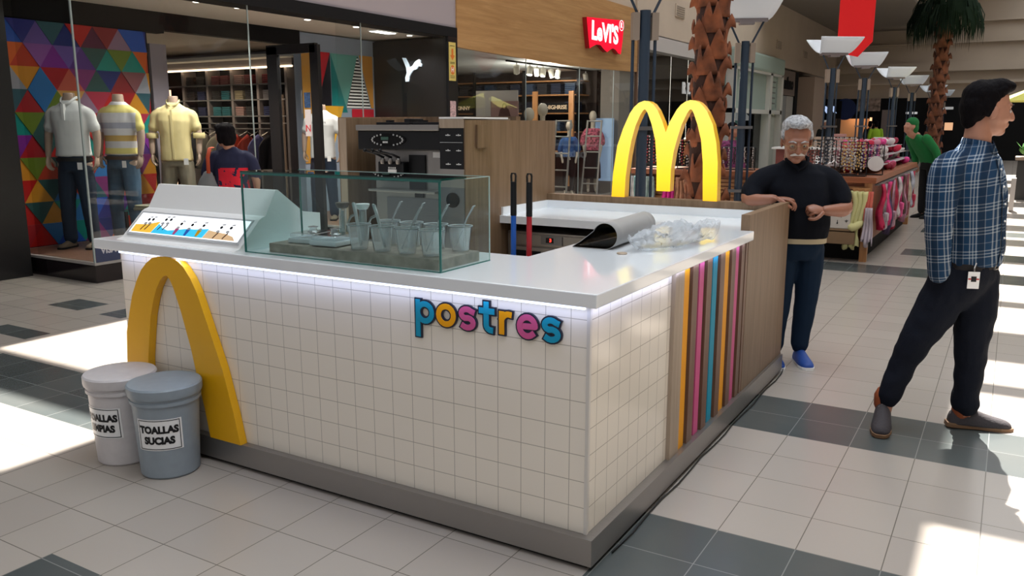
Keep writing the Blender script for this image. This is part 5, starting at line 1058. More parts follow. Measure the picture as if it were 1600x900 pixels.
M().box(-9.2, 14.53, 0, -9.15, 14.58, 1.2).build('leg', BM, bo_); M().box(-8.8, 14.53, 0, -8.75, 14.58, 1.2).build('leg', BM, bo_)
for i, (x, y, z, lab) in enumerate(((-8.10, 14.5, 1.80, 'pale egg-shaped mannequin head, front left one of the pair'), (-7.99, 14.85, 1.89, 'pale egg-shaped mannequin head, rear right one of the pair'))):
    x -= .12
    t = thing('mannequin', lab + ' with white shirt', 'mannequin', (x, y, 0)); 
    bd = M(); trunk(bd, [((x, y, 1.0), 0, .14, .1), ((x, y, 1.3), 0, .17, .12), ((x, y, z - .28), 0, .18, .10), ((x, y, z - .22), 0, .06, .06)]); bd.limb([(x, y, z - .25), (x, y, z - .1)], [.05, .05]); bd.ell((x, y, z), (.10, .12, .135)); bd = bd.build('torso', mat('cream_mannequin', (.5, .44, .34), .5), t, smooth=True)
    M().tube([(x, y, .05), (x, y, 1.05)], .02, 8).build('pole', MT['steel'], t); M().lathe([(.18, 0), (.17, .03)], (x, y, .0), 20).build('base', MT['steel'], t)
for i, (x, y, lab) in enumerate(((-8.28, 16, 'grey ladder rack at the left, beside the tall wooden cabinet'), (-7.52 - .6, 17.2, 'grey ladder rack at the right, beside the floral mannequin'))):
    t = thing('ladder_rack', lab, 'rack', (x, y, 0)); g_ = mat('grey_ladder_paint', (.25, .24, .22), .6)
    for q in (-.19, .19): M().tube([(x + q, y - .15, 0), (x + q * .9, y + .1, 1.70)], .022, 8).build('side_rail', g_, t)
    for z in (.3, .65, 1.0, 1.35, 1.68): M().tube([(x - .19, y - .15 + z * .147, z), (x + .19, y - .15 + z * .147, z)], .016, 8).build('rung', g_, t)
def shop_dummy(x, y, lab, top, low, z0=.05, s=1.0, skirt=False):
    t = thing('mannequin', lab, 'mannequin', (x, y, z0), YAW); t.scale = (s, s, s); cm = mat('cream_mannequin_skin', (.48, .42, .34), .5)
    def fn(b):
        b.ell((0, 0, 1.66), (.085, .10, .125)); b.limb([(0, 0, 1.40), (0, 0, 1.58)], [.05, .045]); trunk(b, [((0, 0, .85), -PI / 2, .12, .09), ((0, 0, 1.1), -PI / 2, .11, .08), ((0, 0, 1.38), -PI / 2, .14, .07)])
        for q in (-1, 1): b.limb([(q * .15, 0, 1.34), (q * .2, 0, 1.1), (q * .17, -.05, .86), (q * .16, -.07, .78)], [.045, .038, .026, .022]); b.limb([(q * .07, 0, .85), (q * .08, 0, .45), (q * .08, 0, .08), (q * .09, -.12, .03)], [.08, .05, .032, .03])
    skinmesh(t, 'body', fn, cm, .014, 2)
    def fs(b):
        trunk(b, [((0, 0, .92), -PI / 2, .165, .12), ((0, 0, 1.12), -PI / 2, .15, .11), ((0, 0, 1.3), -PI / 2, .17, .11), ((0, 0, 1.40), -PI / 2, .12, .075)])
        for q in (-1, 1): b.limb([(q * .13, 0, 1.34), (q * .2, 0, 1.2), (q * .215, 0, 1.08)], [.065, .065, .07])
    skinmesh(t, 'blouse', fs, top, .014, 3, .005)
    def fl(b):
        if skirt: trunk(b, [((0, 0, .30), -PI / 2, .20, .16), ((0, 0, .6), -PI / 2, .19, .15), ((0, 0, .96), -PI / 2, .13, .10)])
        else:
            for q in (-1, 1): b.limb([(q * .07, 0, .92), (q * .08, 0, .45), (q * .08, 0, .14)], [.10, .07, .05])
    skinmesh(t, 'skirt' if skirt else 'trousers', fl, low, .014, 3, .004)
    return t
flo = mat('floral_cloth', (.35, .08, .12), .9, noise_amt=.95, nscale=22)
shop_dummy(-7.95 - .5, 17.9, 'mannequin in pink floral blouse and dark skirt in the jeans shop doorway', flo, BM, s=1.05, skirt=True)
shop_dummy(-8.55, 16.9, 'mannequin in blue denim jacket behind the left ladder rack', mat('cobalt_denim', (.015, .07, .22), .9), BM, s=.92)
o = M().box(-8.5, 18.15, .3, -8.05, 18.2, 1.75).build('glowing_backdrop', mat('pale_blue_panel', (.25, .36, .5), .6, emit=(.5, .7, 1), es=.25)); tag(recenter(o), 'pale blue glowing panel behind the right ladder rack', 'panel')
# ================================================================ further shops along the left side
struct(M().box(XW - .3, 19.32, 3.42, XW, 26.4, 3.80).build('trim_grey_fascia', mat('pale_grey_fascia', (.46, .44, .43), .7)))
struct(M().box(-12, 25.8, 0, XW - .3, 26.4, 3.4).build('wall_unit_side', BM))
for i, (y0, y1) in enumerate(((19.36, 19.70), (19.74, 25.9))): gpane('w', (XW - .004, y0, .05, XW + .004, y1, 3.42), 9 + i)
struct(M().box(XW - .02, 19.70, 0, XW + .02, 19.74, 3.42).build('trim_9', mat('pale_mullion', (.4, .38, .36), .5)))
struct(M().box(XW - 1.6, 19.35, 0, XW - 1.5, 25.8, 3.4).build('wall_dark_shop', mat('dark_umber_wall', (.022, .017, .014), .7)))
t = thing('shop_sign', 'pale capital letters RET inside the dark shop window left of the palm trunk', 'sign', (XW - .02, 23.3, 2.45))
for k, ch in enumerate('RET'): text('letter', ch, .42, face_mtx((XW - .02, 22.72 + k * .40, 2.58), (0, 1, 0), (0, 0, 1)), mat('pale_letters', (.45, .43, .42), .5, emit=(1, .97, .94), es=.3), t, .02, .012, sx=.95)
for k, (y, z) in enumerate(((20.1, 1.75), (22.4, 1.35), (23.8, 1.2))):
    o = M().ell((XW - .3, y, z), (.04, .04, .04)).tube([(XW - .3, y, z + .035), (XW - .3, y, 3.45)], .003, 4).build('globe_lamp', emis('small_globe', (1, .9, .75), 3)); tag(recenter(o), 'tiny glowing globe lamp in the dark shop window, %s' % ['nearest the mullion', 'middle one', 'nearest the palm trunk'][k], 'lamp')
# pale green shop
pg = thing('shopfront', 'pale green shopfront with white frames and curved canopy behind the palm', 'shopfront', (-7.6, 29.7, 0)); gm_ = mat('pale_green_paint', (.30, .38, .34), .6); wf = mat('white_frame_paint', (.58, .58, .54), .5)
M().box(XW - .5, 26.4, 3.40, XW + .32, 32.9, 3.98, .08).build('canopy', gm_, pg)
b = M(); b.box(XW, 26.5, 3.33, XW + .28, 32.9, 3.42); b.box(XW, 26.5, 1.98, XW + .28, 32.9, 2.12); b.box(XW, 26.5, 0, XW + .28, 26.75, 3.4); b.box(XW, 31.0, 0, XW + .28, 31.3, 3.4); b.box(XW, 32.65, 0, XW + .28, 32.95, 3.4); b.build('frame', wf, pg)
M().box(XW, 26.75, 2.12, XW + .12, 31.0, 3.33).build('upper_panel', gm_, pg); M().box(XW, 31.3, 2.12, XW + .14, 32.65, 3.33).build('upper_panel', gm_, pg); M().box(XW, 26.75, .05, XW + .02, 31.0, 1.98).build('pane', MT['glass'], pg); M().box(XW, 31.3, .05, XW + .1, 32.65, 1.98).build('door_panel', mat('pale_door', (.42, .45, .40), .5), pg)
b = M()
for k in range(5): b.box(XW + .14, 31.7, 2.35 + k * .19, XW + .15, 32.3, 2.40 + k * .19)
b.box(XW + .14, 31.5, 2.22, XW + .145, 31.54, 3.2); b.box(XW + .14, 32.45, 2.22, XW + .145, 32.49, 3.2); b.build('script_sign', mat('grey_script', (.15, .16, .15), .6), pg)
struct(M().box(XW - 1.4, 26.5, 0, XW - 1.3, 33, 3.4).build('wall_green_shop', mat('glowing_jade_wall', (.10, .24, .19), .7, emit=(.25, .5, .42), es=.12)))  # faint glow in the wall stands for the lit shop interior
o = M().lathe([(.5, 0), (.42, .15), (.15, .45), (.10, .55), (.02, .6)], (XW - .5, 29.6, 1.75), 20).build('pendant_lamp', mat('white_dome', (.6, .58, .6), .5, emit=(1, 1, 1), es=.15)); tag(recenter(o), 'white dome lamp inside the pale green shop', 'lamp')
# taupe shop, pillar
t = thing('shopfront', 'taupe shop sign panel with dark lettering above a pale glass shopfront', 'shopfront', (XW, 34.8, 0)); M().box(XW - .2, 33.1, 2.75, XW, 36.3, 3.70).build('sign_panel', mat('taupe_panel', (.16, .12, .10), .7), t)
text('lettering', 'milano', .62, face_mtx((XW + .01, 34.95, 3.2), (0, 1, 0), (0, 0, 1)), BM, t, .005, .03); M().box(XW - .1, 33.1, 0, XW - .05, 34.9, 2.73).build('pane', mat('misty_pane', (.28, .30, .30), .3), t); M().box(XW - .1, 34.95, 0, XW - .04, 36.1, 2.73).build('door_panel', mat('pale_grey_door', (.38, .37, .34), .5), t); M().box(XW - .1, 36.1, 0, XW + .02, 36.6, 3.72).build('dark_post', BM, t)
struct(M().box(XW - .4, 36.9, 0, -7.35, 39.2, 3.55).build('trim_pillar', mat('warm_beige_pillar', (.36, .27, .21), .8)))
struct(M().box(-12, 39.3, 0, -8.3, 45, 3.6).build('wall_end_left', mat('dim_brown_wall', (.05, .035, .028), .8)))
t = thing('shop_sign', 'blue lit lettering on a black sign band left of the blue round banner', 'sign', (-8.3, 44.4, 2.3)); M().box(-9.2, 44.4, 1.9, -7.5, 44.5, 2.75).build('band', BM, t); text('lettering', 'IVER R', .42, face_mtx((-8.35, 44.39, 2.32), (1, 0, 0), (0, 0, 1)), mat('blue_white_glow', (.4, .5, .7), .5, emit=(.5, .65, 1), es=.9), t, .01, .03)
# end wall shops
o = M().at(Matrix.Translation((-7.35, 44.59, 2.35)) @ Matrix.Rotation(PI / 2, 4, 'X')).lathe([(.52, 0), (.52, .06)], (0, 0, 0), 28).build('round_banner', mat('royal_blue_banner', (.01, .03, .13), .6)); tag(recenter(o), 'round dark blue banner on the end wall above the warm lit niche', 'banner')
o = M().box(-6.8, 44.52, 2.25, -5.75, 44.58, 2.85).build('patterned_banner', mat('beige_patterned_banner', (.32, .24, .20), .7, noise_amt=.7, nscale=6)); tag(recenter(o), 'beige patterned banner next to the round blue banner', 'banner')
t = thing('lit_niche', 'warm lit shop niche in the dark end wall under the banners', 'niche', (-7, 46, 0)); M().box(-7.75, 46, .6, -6.1, 46.1, 1.9).build('back_panel', mat('warm_plaster', (.5, .28, .15), .7), t); M().box(-6.35, 45.8, .5, -6.2, 45.9, 2.0).build('glowing_post', emis('warm_post', (1, .55, .28), 1.6), t); area('niche_lamp', (-7, 45.6, 2.1), (.6, .2), 9, (1, .62, .35), parent=None)
o = M().box(-5.62, 44.3, 0, -5.05, 44.36, 2.3).build('roll_banner', mat('greige_banner', (.25, .20, .19), .7)); tag(recenter(o), 'narrow greyish standing banner in front of the dark end wall', 'banner')
for k, (x, z, w_, h_, c, n_) in enumerate([(-4.6, 2.1, .5, .10, (.5, .5, .5), 'white'), (-3.2, 2.3, .6, .12, (.3, .3, .3), 'grey'), (-2.9, 1.35, .35, .35, (.8, .45, .25), 'orange'), (-1.55, 2.35, .30, .12, (.9, .8, .8), 'bright'), (-1.35, 1.45, .30, .3, (.8, .75, .7), 'cream'), (-.9, 2.0, .5, .10, (.5, .5, .5), 'pale'), (1.0, 1.6, .5, .5, (.5, .08, .03), 'red')]):
    o = M().box(x, 44.54, z, x + w_, 44.6, z + h_, .02).build('lit_sign', mat('sign_glow_%s' % n_, c, .5, emit=c, es=.8)); tag(recenter(o), '%s small lit sign on the dark shopfronts of the end wall' % n_, 'sign')
def far_person(loc, rz, lab, top, low, hairc, s=1.0, lean=0, arm=None, sit=False):
    t = thing('person', lab, 'person', loc, rz); t.scale = (s, s, s); F = -PI / 2; L = Matrix.Rotation(lean, 3, 'X'); piv = Vector((0, 0, .92)); q_ = lambda p_: piv + L @ (Vector(p_) - piv)
    A = arm or [[(-.2, 0, 1.38), (-.26, 0, 1.12), (-.25, -.08, .90)], [(.2, 0, 1.38), (.26, 0, 1.12), (.25, -.08, .90)]]
    hc_ = q_((0, -.02, 1.62))
    def fb(b):
        head(b, hc_, F, -lean * .5, 1.05, neck_to=q_((0, 0, 1.42))); trunk(b, [(q_((0, 0, z)), F, w, d) for z, w, d in ((.9, .14, .1), (1.1, .12, .09), (1.3, .15, .1), (1.4, .1, .06))])
        for a in A: b.limb([q_(p_) for p_ in a], [.05, .042, .028])
        for q in (-1, 1): b.limb([(q * .09, 0, .88), (q * .1, 0, .48), (q * .1, .0, .08)], [.08, .05, .035])
    skinmesh(t, 'body', fb, MT['skin'], .013, 2, extra=lambda b: [hand(b, q_(a[-1]), (q_(a[-1]) - q_(a[-2])), (1, 0, 0), .9) for a in A])
    skinmesh(t, 'hair', lambda b: (b.ell(hc_ + Vector((0, .03, .06)), (.088, .105, .095)), b.ell(hc_ + Vector((0, .06, -.02)), (.085, .07, .11))), hairc, .013, 2)
    def ft(b):
        trunk(b, [(q_((0, 0, z)), F, w, d) for z, w, d in ((.86, .18, .13), (1.0, .17, .125), (1.2, .185, .13), (1.34, .19, .11), (1.42, .12, .08), (1.46, .07, .06))])
        for a in A: b.limb([q_(p_) for p_ in (a[0], a[1], Vector(a[1]).lerp(Vector(a[2]), .8))], [.075, .062, .05])
    skinmesh(t, 'jacket', ft, top, .014, 3, .005)
    def fl(b):
        trunk(b, [((0, 0, .8), F, .16, .12), ((0, 0, .93), F, .16, .12)])
        for q in (-1, 1): b.limb([(q * .085, 0, .82), (q * .1, 0, .48), (q * .1, 0, .12)], [.10, .075, .06])
    skinmesh(t, 'trousers', fl, low, .014, 3, .004)
    for q in (-1, 1): shoe(t, (q * .1, .08, 0), (q * .11, -.18, 0), BM, BM, .045, .09)
    return t
far_person((-5.0, 38, 0), YAW + 3.0, 'person in fluorescent yellow-green vest far down the mall', mat('hi_vis_yellow', (.35, .60, .03), .8), BM, MT['hair'])
far_person((-5.5, 40, 0), YAW + 2.2, 'person in dark jacket standing next to the one in the yellow-green vest', mat('dark_jacket', (.03, .04, .05), .8), BM, MT['hair'])
far_person((-6.1, 33, 0), YAW, 'person in black with a white cap near the warm lit niche', BM, BM, mat('white_cap', (.7, .7, .7), .7))
far_person((-1.22, 16.2, 0), YAW - 1.35, 'person in green sweater bending forward over the accessory island', mat('green_wool', (.005, .15, .035), .9, bump=.3), BM, mat('green_hood', (.005, .13, .03), .9), s=1.06, lean=.62)
far_person((.55, 18.6, 0), YAW + 3.3, 'person in black coat carrying a pale paper bag at the right edge', BM, mat('charcoal_trousers', (.02, .02, .022), .9), MT['hair'])
far_person((-4.02, 13.9, 0), YAW + .6, 'woman with long dark hair in pink floral top behind the accessory island', mat('pink_floral_top', (.16, .03, .10), .9, noise_amt=.95, nscale=20), BM, MT['hair'], s=.93)
o = M().box(.02, 18.2, .15, .10, 18.5, .75, .005).build('paper_bag', mat('pale_paper', (.45, .42, .40), .8)); tag(recenter(o), 'pale paper shopping bag beside the person in the black coat', 'bag'); o.location.z = .02
# right edge planter
t = thing('planter', 'dark rectangular planter with leafy green plants at the right edge of the aisle', 'planter', (.9, 21.5, 0)); M().box(.1, 21.2, 0, 1.9, 21.9, .85, .01).build('box', mat('dark_planter', (.03, .03, .03), .6), t); M().box(.05, 21.15, .85, 1.95, 21.95, .92, .01).build('rim', mat('tan_rim', (.32, .24, .18), .6), t)
b = M()
for k in range(160):
    c = Vector((random.uniform(.15, 1.85), random.uniform(21.25, 21.85), .92 + random.uniform(0, .22))); a = random.uniform(0, 6.28); e_ = random.uniform(.2, 1.1); d_ = Vector((math.cos(a) * math.cos(e_), math.sin(a) * math.cos(e_), math.sin(e_))); s_ = Vector((-math.sin(a), math.cos(a), 0)) * .035
    b.face([b.v(p_) for p_ in (c, c + d_ * .09 + s_, c + d_ * .2, c + d_ * .09 - s_)])
b.build('foliage', mat('leaf_green', (.06, .22, .03), .6), t)
o = M(); o.at(Matrix.Translation((.72, 26, 0))); o.lathe([(1.3, 2.2), (.02, 2.75)], (0, 0, 0), 8, False).tube([(0, 0, 0), (0, 0, 2.7)], .03, 8); o = o.build('parasol', mat('yellow_canvas', (.6, .58, .12), .8)); tag(recenter(o), 'yellow parasol far down the aisle at the right edge', 'parasol')

# ================================================================ lamp posts in the aisle
lamp_w = mat('lamp_white', (.62, .66, .70), .35, emit=(.8, .9, 1), es=.12)
def lamp_post(x, y, rz, lab, tan=True):
    t = thing('lamp_post', lab, 'lamp', (x, y, 0), rz, 'navy lamp posts along the aisle')
    M().tube([(0, 0, 0), (0, 0, 2.62)], .050, 14).build('main_pole', MT['navy'], t, False, smooth=.7)
    for sx_ in (-.105, .105): M().tube([(sx_, .02, 0), (sx_, .02, 2.42)], .016, 8).build('side_pole', MT['navy'], t, False, smooth=.7)
    for sx_ in (-1, 1):
        M().box(sx_ * .09 - .032, -.03, 2.36, sx_ * .09 + .032, .05, 2.60).build('connector', mat('taupe_box', (.30, .24, .19), .6), t, False)
        M().tube([(sx_ * .06, 0, 2.56), (sx_ * .21, 0, 2.86)], .013, 8).build('strut', MT['navy'], t, False)
    for z in (.75, 1.55): M().box(-.13, -.06, z, .13, .06, z + .035).build('clamp', MT['steel_dk'], t, False)
    M().box(-.25, -.05, 2.85, .25, .05, 2.89).box(-.09, -.06, 2.82, .09, .06, 2.86).build('bracket', mat('lamp_bracket', (.28, .25, .26), .4, .5), t, False)
    # reflector: trough with flared ends
    def tr(i, j): # i along width, j across
        w0 = .27 + .13 * abs(2 * j - 1); yy = (j - .5) * .62; zz = 2.89 + .26 * abs(2 * j - 1) ** 1.5; return ((i - .5) * 2 * w0, yy, zz)
    q = M().grid(tr, 6, 10).build('reflector', lamp_w, t, False, smooth=True); q.modifiers.new('s', 'SOLIDIFY').thickness = .015
    M().tube([(-.2, 0, 2.93), (.2, 0, 2.93)], .02, 8).build('lamp_tube', mat('lamp_tube_glass', (.7, .75, .8), .3), q, False)
    return t
l0 = lamp_post(-3.0, 7.43, YAW + .15, 'dark navy lamp post right behind the illuminated arches, nearest of the row', True)
l0l = ['second nearest navy lamp post, right of the palm trunk', 'third navy lamp post along the aisle, below the red banner', 'fourth navy lamp post along the aisle', 'fifth navy lamp post along the aisle', 'sixth navy lamp post along the aisle', 'seventh navy lamp post, far down the aisle', 'farthest navy lamp post of the row']
for k, (y, lb) in enumerate(zip((10.75, 16.6, 20.4, 25.8, 30.4, 38.0, 43.5), l0l)): dup(l0, (-3.0, y, 0), YAW * (.5 if k else .8) + (.0 if k % 2 == 0 else .35), lb)
# red banner
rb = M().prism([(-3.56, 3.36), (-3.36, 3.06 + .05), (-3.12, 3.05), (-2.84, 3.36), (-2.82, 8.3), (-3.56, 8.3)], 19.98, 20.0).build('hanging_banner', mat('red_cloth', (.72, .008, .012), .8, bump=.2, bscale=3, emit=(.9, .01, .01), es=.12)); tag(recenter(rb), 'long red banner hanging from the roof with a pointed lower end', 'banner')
# ---- palms
def palm_trunk(t, x, y, z1, r0, r1, m_, n, flare=1.3, sc=1.0):
    core = M().tube([(x, y, 0), (x, y, .5), (x, y, 1.2), (x + .05, y, z1)], [r0 * flare, r0 * 1.05, r0, r1], 18).build('trunk', mat('trunk_fibre', (.035, .012, .007), .95, bump=.8, bscale=30), t, smooth=True)
    for k in range(n):
        a = k * 2.399; z = .05 + (z1 - .2) * k / n; tt = z / z1; R_ = (r0 * (1 - tt) + r1 * tt) * (1 + (flare - 1) * max(0, 1 - z / .9)); w = .125 * sc; h = .34 * sc; c = Vector((x + .05 * tt, y, z)); u = Vector((math.cos(a), math.sin(a), 0)); s_ = Vector((-u.y, u.x, 0))
        b = M(); 
        def fn(i, j):
            ww = w * (1.15 - .75 * j) * (1 if j < .9 else .8); o_ = R_ * .88 + (.02 + .10 * j ** 2) * sc; v_ = (i - .5) * 2; lift = -.10 * sc * (1 - abs(v_)) if j > .99 else 0
            return c + u * (o_ - .05 * sc * v_ * v_) + s_ * v_ * ww + Vector((0, 0, j * h - .02 - (.0 if j < .6 else (1 - abs(v_)) * .16 * sc * (j - .6) / .4)))
        b.grid(fn, 6, 6); q = b.build('frond_stub', m_, t, smooth=True); q.modifiers.new('s', 'SOLIDIFY').thickness = .018 * sc
pt = thing('palm_tree', 'thick rust-brown palm trunk with old frond stubs behind the illuminated arches', 'palm', (-3.2, 10, 0))
palm_trunk(pt, -3.22, 10, 5.2, .185, .165, mat('rust_frond_bark', (.20, .060, .022), .8, noise_amt=.55, nscale=5, bump=.4, bscale=25), 84, 1.6)
p2 = thing('palm_tree', 'slender palm tree with dark drooping crown far down the aisle', 'palm', (-2.25, 30, 0))
palm_trunk(p2, -2.25, 30, 5.0, .19, .17, mat('brown_frond_bark', (.13, .045, .022), .9, noise_amt=.5, nscale=5), 60, 1.3, 1.2)
fg = mat('dark_palm_green', (.008, .018, .010), .8, spec=.1)
for k in range(26):
    a = k * 2.399; e_ = .9 - 1.35 * (k / 26); b = M(); c = Vector((-2.2, 30, 5.05)); u = Vector((math.cos(a), math.sin(a), 0)); s_ = Vector((-u.y, u.x, 0)); L_ = .60
    mid = c + u * L_ * math.cos(e_) + Vector((0, 0, L_ * math.sin(e_)))
    b.tube([c, (c + mid) / 2 + Vector((0, 0, .05)), mid], .02, 5)
    for j in range(22):
        f = (j / 21 - .5) * 2; di = (u * math.cos(f * 1.3) + s_ * math.sin(f * 1.3)); l_ = .48 + .2 * (1 - abs(f)); p1 = mid + di * l_ * .45 + Vector((0, 0, .03)); p2_ = mid + di * l_ * .72 + Vector((0, 0, -.30 - .25 * random.random())); p3_ = p2_ + Vector((0, 0, -.35 - .2 * random.random())); w = s_ * .022 * (1 if abs(f) < .5 else .6) + u * .012
        v = [b.v(q) for q in (mid - w * .4, mid + w * .4, p1 + w, p1 - w, p2_ + w * .9, p2_ - w * .9, p3_)]; b.face((v[0], v[1], v[2], v[3])); b.face((v[3], v[2], v[4], v[5])); b.face((v[5], v[4], v[6]))
    b.build('frond', fg, p2)

# ================================================================ accessory island
isl = thing('accessory_island', 'long red-brown wooden accessory sales island behind the kiosk', 'counter', (-2.9, 12.5, 0)); rw_ = MT['redwood']
M().box(-4.6, 11.0, .93, -2.2, 11.9, 1.0, .006).box(-2.2, 10.5, .93, -1.33, 15.2, 1.0, .006).build('table_top', rw_, isl)
b = M(); b.box(-4.55, 11.12, .22, -2.1505, 11.8, .93).box(-2.15, 10.62, .22, -1.40, 15.1, .93)
b.build('body', rw_, isl)
for x, y in ((-4.5, 11.04), (-2.12, 10.54), (-1.42, 10.54)): M().box(x - .04, y, 0, x + .04, y + .08, .93).build('leg', MT['orwood'], isl)
M().box(-1.46, 15.0, 0, -1.38, 15.1, .93).build('leg', MT['orwood'], isl)
b = M()
for k in range(6): b.box(-2.08, 10.595, .60 + k * .05, -1.46, 10.615, .635 + k * .05); b.box(-4.5, 11.095, .60 + k * .05, -2.3, 11.115, .635 + k * .05)
b.build('slatted_front', MT['orwood'], isl); M().box(-2.0, 10.36, .36, -1.5, 10.62, .40, .004).box(-2.0, 10.36, .22, -1.5, 10.40, .38, .004).box(-2.0, 10.4, .22, -1.5, 10.62, .36).build('drawer_box', mat('brown_box', (.20, .12, .06), .6), isl)
M().box(-4.5, 11.2, .0, -2.16, 11.75, .22).box(-2.15, 10.7, .0, -1.45, 15.0, .22).build('plinth', BM, isl)
# zip pouch with little black cactus pictures
cm_ = mat('cream_canvas', (.52, .48, .43), .8); pz = thing('printed_pouch', 'cream pouch printed with small black cactus pictures at the island front', 'bag', (-1.75, 10.42, .40)); M().box(-1.97, 10.36, .402, -1.56, 10.46, .63, .012).build('pouch', cm_, pz)
b = M()
for (x, z, k) in ((-1.92, .46, 0), (-1.86, .55, 1), (-1.80, .49, 0), (-1.75, .57, 0), (-1.70, .47, 1), (-1.66, .55, 1), (-1.60, .48, 0), (-1.61, .59, 0)):
    b.stroke([(x, z), (x, z + .03)], .006, 10.355, 10.359); 
    if k: b.stroke([(x, z), (x, z - .008)], .014, 10.355, 10.359)
    else: b.stroke([(x - .012, z + .022), (x - .012, z + .012), (x + .012, z + .012), (x + .012, z + .024)], .004, 10.355, 10.359)
b.build('cactus_print', BM, pz); M().tube([(-1.9, 10.42, .63), (-1.85, 10.42, .68), (-1.7, 10.42, .69), (-1.62, 10.42, .63)], .006, 6).build('handle', BM, pz)
# hanging scarves and bags
def scarf(x, y, z, L_, w, m_, lab, seed=0, axis=0, cat_='scarf', name='scarf', grp=None):
    def fn(i, j):
        k = w * (.8 + .35 * j + .1 * math.sin(seed + j * 4)); u_ = (i - .5) * k; f = .028 * math.sin(i * 19 + seed) * (.5 + j) + .02 * math.sin(j * 7 + seed)
        zz = z - j * L_ - (.04 * math.sin(i * 9 + seed) * (j > .95)); return (x + u_, y - .03 + f, zz) if axis == 0 else (x + .03 + f, y + u_, zz)
    o = M().grid(fn, 18, 14).build(name, m_, smooth=True); o.modifiers.new('s', 'SOLIDIFY').thickness = .012; tag(o, lab, cat_, grp); return recenter(o)
ye = mat('pale_yellow_gauze', (.58, .55, .26), .9)
sy = thing('scarf', 'pale yellow scarf tied in a loose knot hanging at the corner of the island', 'scarf', (-1.50, 10.44, .20))
M().grid(lambda i, j: (-1.50 + (i - .5) * (.19 - .05 * math.sin(j * 3.1)) + .02 * math.sin(j * 5), 10.44 + .035 * math.sin(i * 20) , .84 - j * .42), 18, 12).build('upper_drape', ye, sy, smooth=True).modifiers.new('s', 'SOLIDIFY').thickness = .02
M().limb([(-1.59, 10.42, .46), (-1.53, 10.38, .42), (-1.45, 10.40, .47)], [.035, .05, .04], 12).build('knot', ye, sy, smooth=True)
M().grid(lambda i, j: (-1.52 + (i - .5) * (.10 + .06 * j) - .03 * j, 10.42 + .03 * math.sin(i * 17 + j * 2), .45 - j * .27 - .03 * math.sin(i * 12) * (j > .9)), 14, 8).build('lower_drape', ye, sy, smooth=True).modifiers.new('s', 'SOLIDIFY').thickness = .02
M().box(-1.57, 10.46, .84, -1.39, 10.5, .875).build('clip_bar', MT['orwood'], sy)
scarf(-1.385, 10.47, .84, .55, .09, mat('coral_gauze', (.5, .10, .07), .9), 'coral scarf hanging just right of the pale yellow scarf', 2); scarf(-1.36, 10.40, .66, .42, .10, mat('pale_lilac_gauze', (.42, .36, .40), .9), 'pale greyish scarf hanging low right of the yellow scarf', 4)
pal = [((.42, .01, .06), 'crimson'), ((.36, .30, .33), 'pale silver'), ((.55, .03, .16), 'hot pink'), ((.06, .04, .10), 'dark purple'), ((.40, .22, .28), 'dusty pink'), ((.30, .01, .04), 'dark red'), ((.45, .40, .42), 'light grey'), ((.60, .06, .22), 'bright pink'), ((.10, .05, .05), 'brown'), ((.38, .18, .26), 'mauve'), ((.25, .06, .08), 'maroon'), ((.42, .36, .28), 'beige'), ((.32, .34, .40), 'blue grey'), ((.42, .02, .06), 'cherry')]
for k, (c, n_) in enumerate(pal):
    y = 10.75 + k * .27; m_ = mat(n_.replace(' ', '_') + '_textile', c, .8, noise_amt=.5, nscale=9)
    if k % 3 == 1:
        t = thing('shoulder_bag', n_ + ' strap bag, ' + ['first', 'second', 'third', 'fourth', 'fifth'][k // 3] + ' of those on the aisle side of the island', 'bag', (-1.28, y, .25), 0, 'bags hanging from the island')
        zb = .30 + .05 * (k % 2); M().box(-1.31, y - .10, zb, -1.24, y + .10, zb + .20, .02).build('pouch', m_, t); M().tube([(-1.28, y - .09, zb + .18), (-1.28, y - .02, .90), (-1.28, y + .03, .90), (-1.28, y + .09, zb + .18)], .012, 8, flat=.4).build('strap', m_, t, smooth=True); M().box(-1.241, y - .09, zb + .10, -1.232, y + .09, zb + .19, .003).build('flap', m_, t)
    else: scarf(-1.32, y, .91, .50 + .15 * (k % 2), .17, m_, n_ + ' textile hanging on the aisle side of the island', k, 1, 'scarf', 'scarf', None)
b = M().box(-1.36, 10.62, .90, -1.30, 15.0, .92).build('hanging_rail', MT['steel_dk'], isl)
for k, (x, c, n_) in enumerate(((-4.02, (.55, .02, .22), 'magenta'), (-4.45, (.14, .26, .26), 'pale teal'), (-4.3, (.25, .33, .32), 'grey-green'), (-4.55, (.40, .40, .40), 'light grey'), (-3.85, (.40, .20, .12), 'peach netted'))):
    scarf(x, 10.99, .90, .55, .16, mat(n_.replace(' ', '_').replace('-', '_') + '_cloth', c, .9, noise_amt=.4, nscale=10), n_ + ' cloth hanging on the front of the island near the palm trunk', k * 3, 0)
# jewellery stands with hanging necklaces
def stand(x, y, n, cols_, lab, w=.42, h=.42, z0=1.0, seed=0):
    t = thing('jewellery_stand', lab, 'stand', (x, y, z0)); 
    for q in (-w / 2, w / 2): M().tube([(x + q, y, z0), (x + q, y, z0 + h)], .006, 6).build('post', BK, t)
    M().tube([(x - w / 2, y, z0 + h), (x + w / 2, y, z0 + h)], .006, 6).build('bar', BK, t); M().box(x - w / 2, y - .06, z0, x + w / 2, y + .06, z0 + .012).build('base', BK, t)
    rnd = random.Random(seed)
    for k in range(n):
        xx = x - w / 2 + .03 + (w - .06) * k / (n - 1); l_ = h * rnd.uniform(.55, .85); m_ = cols_[k % len(cols_)]; b = M()
        for j in range(9): zz = z0 + h - .01 - l_ * j / 8; b.ell((xx + rnd.uniform(-.008, .008), y - .012, zz), (.011, .011, .016), None, 6, 4)
        b.build('necklace', m_, t)
    return t
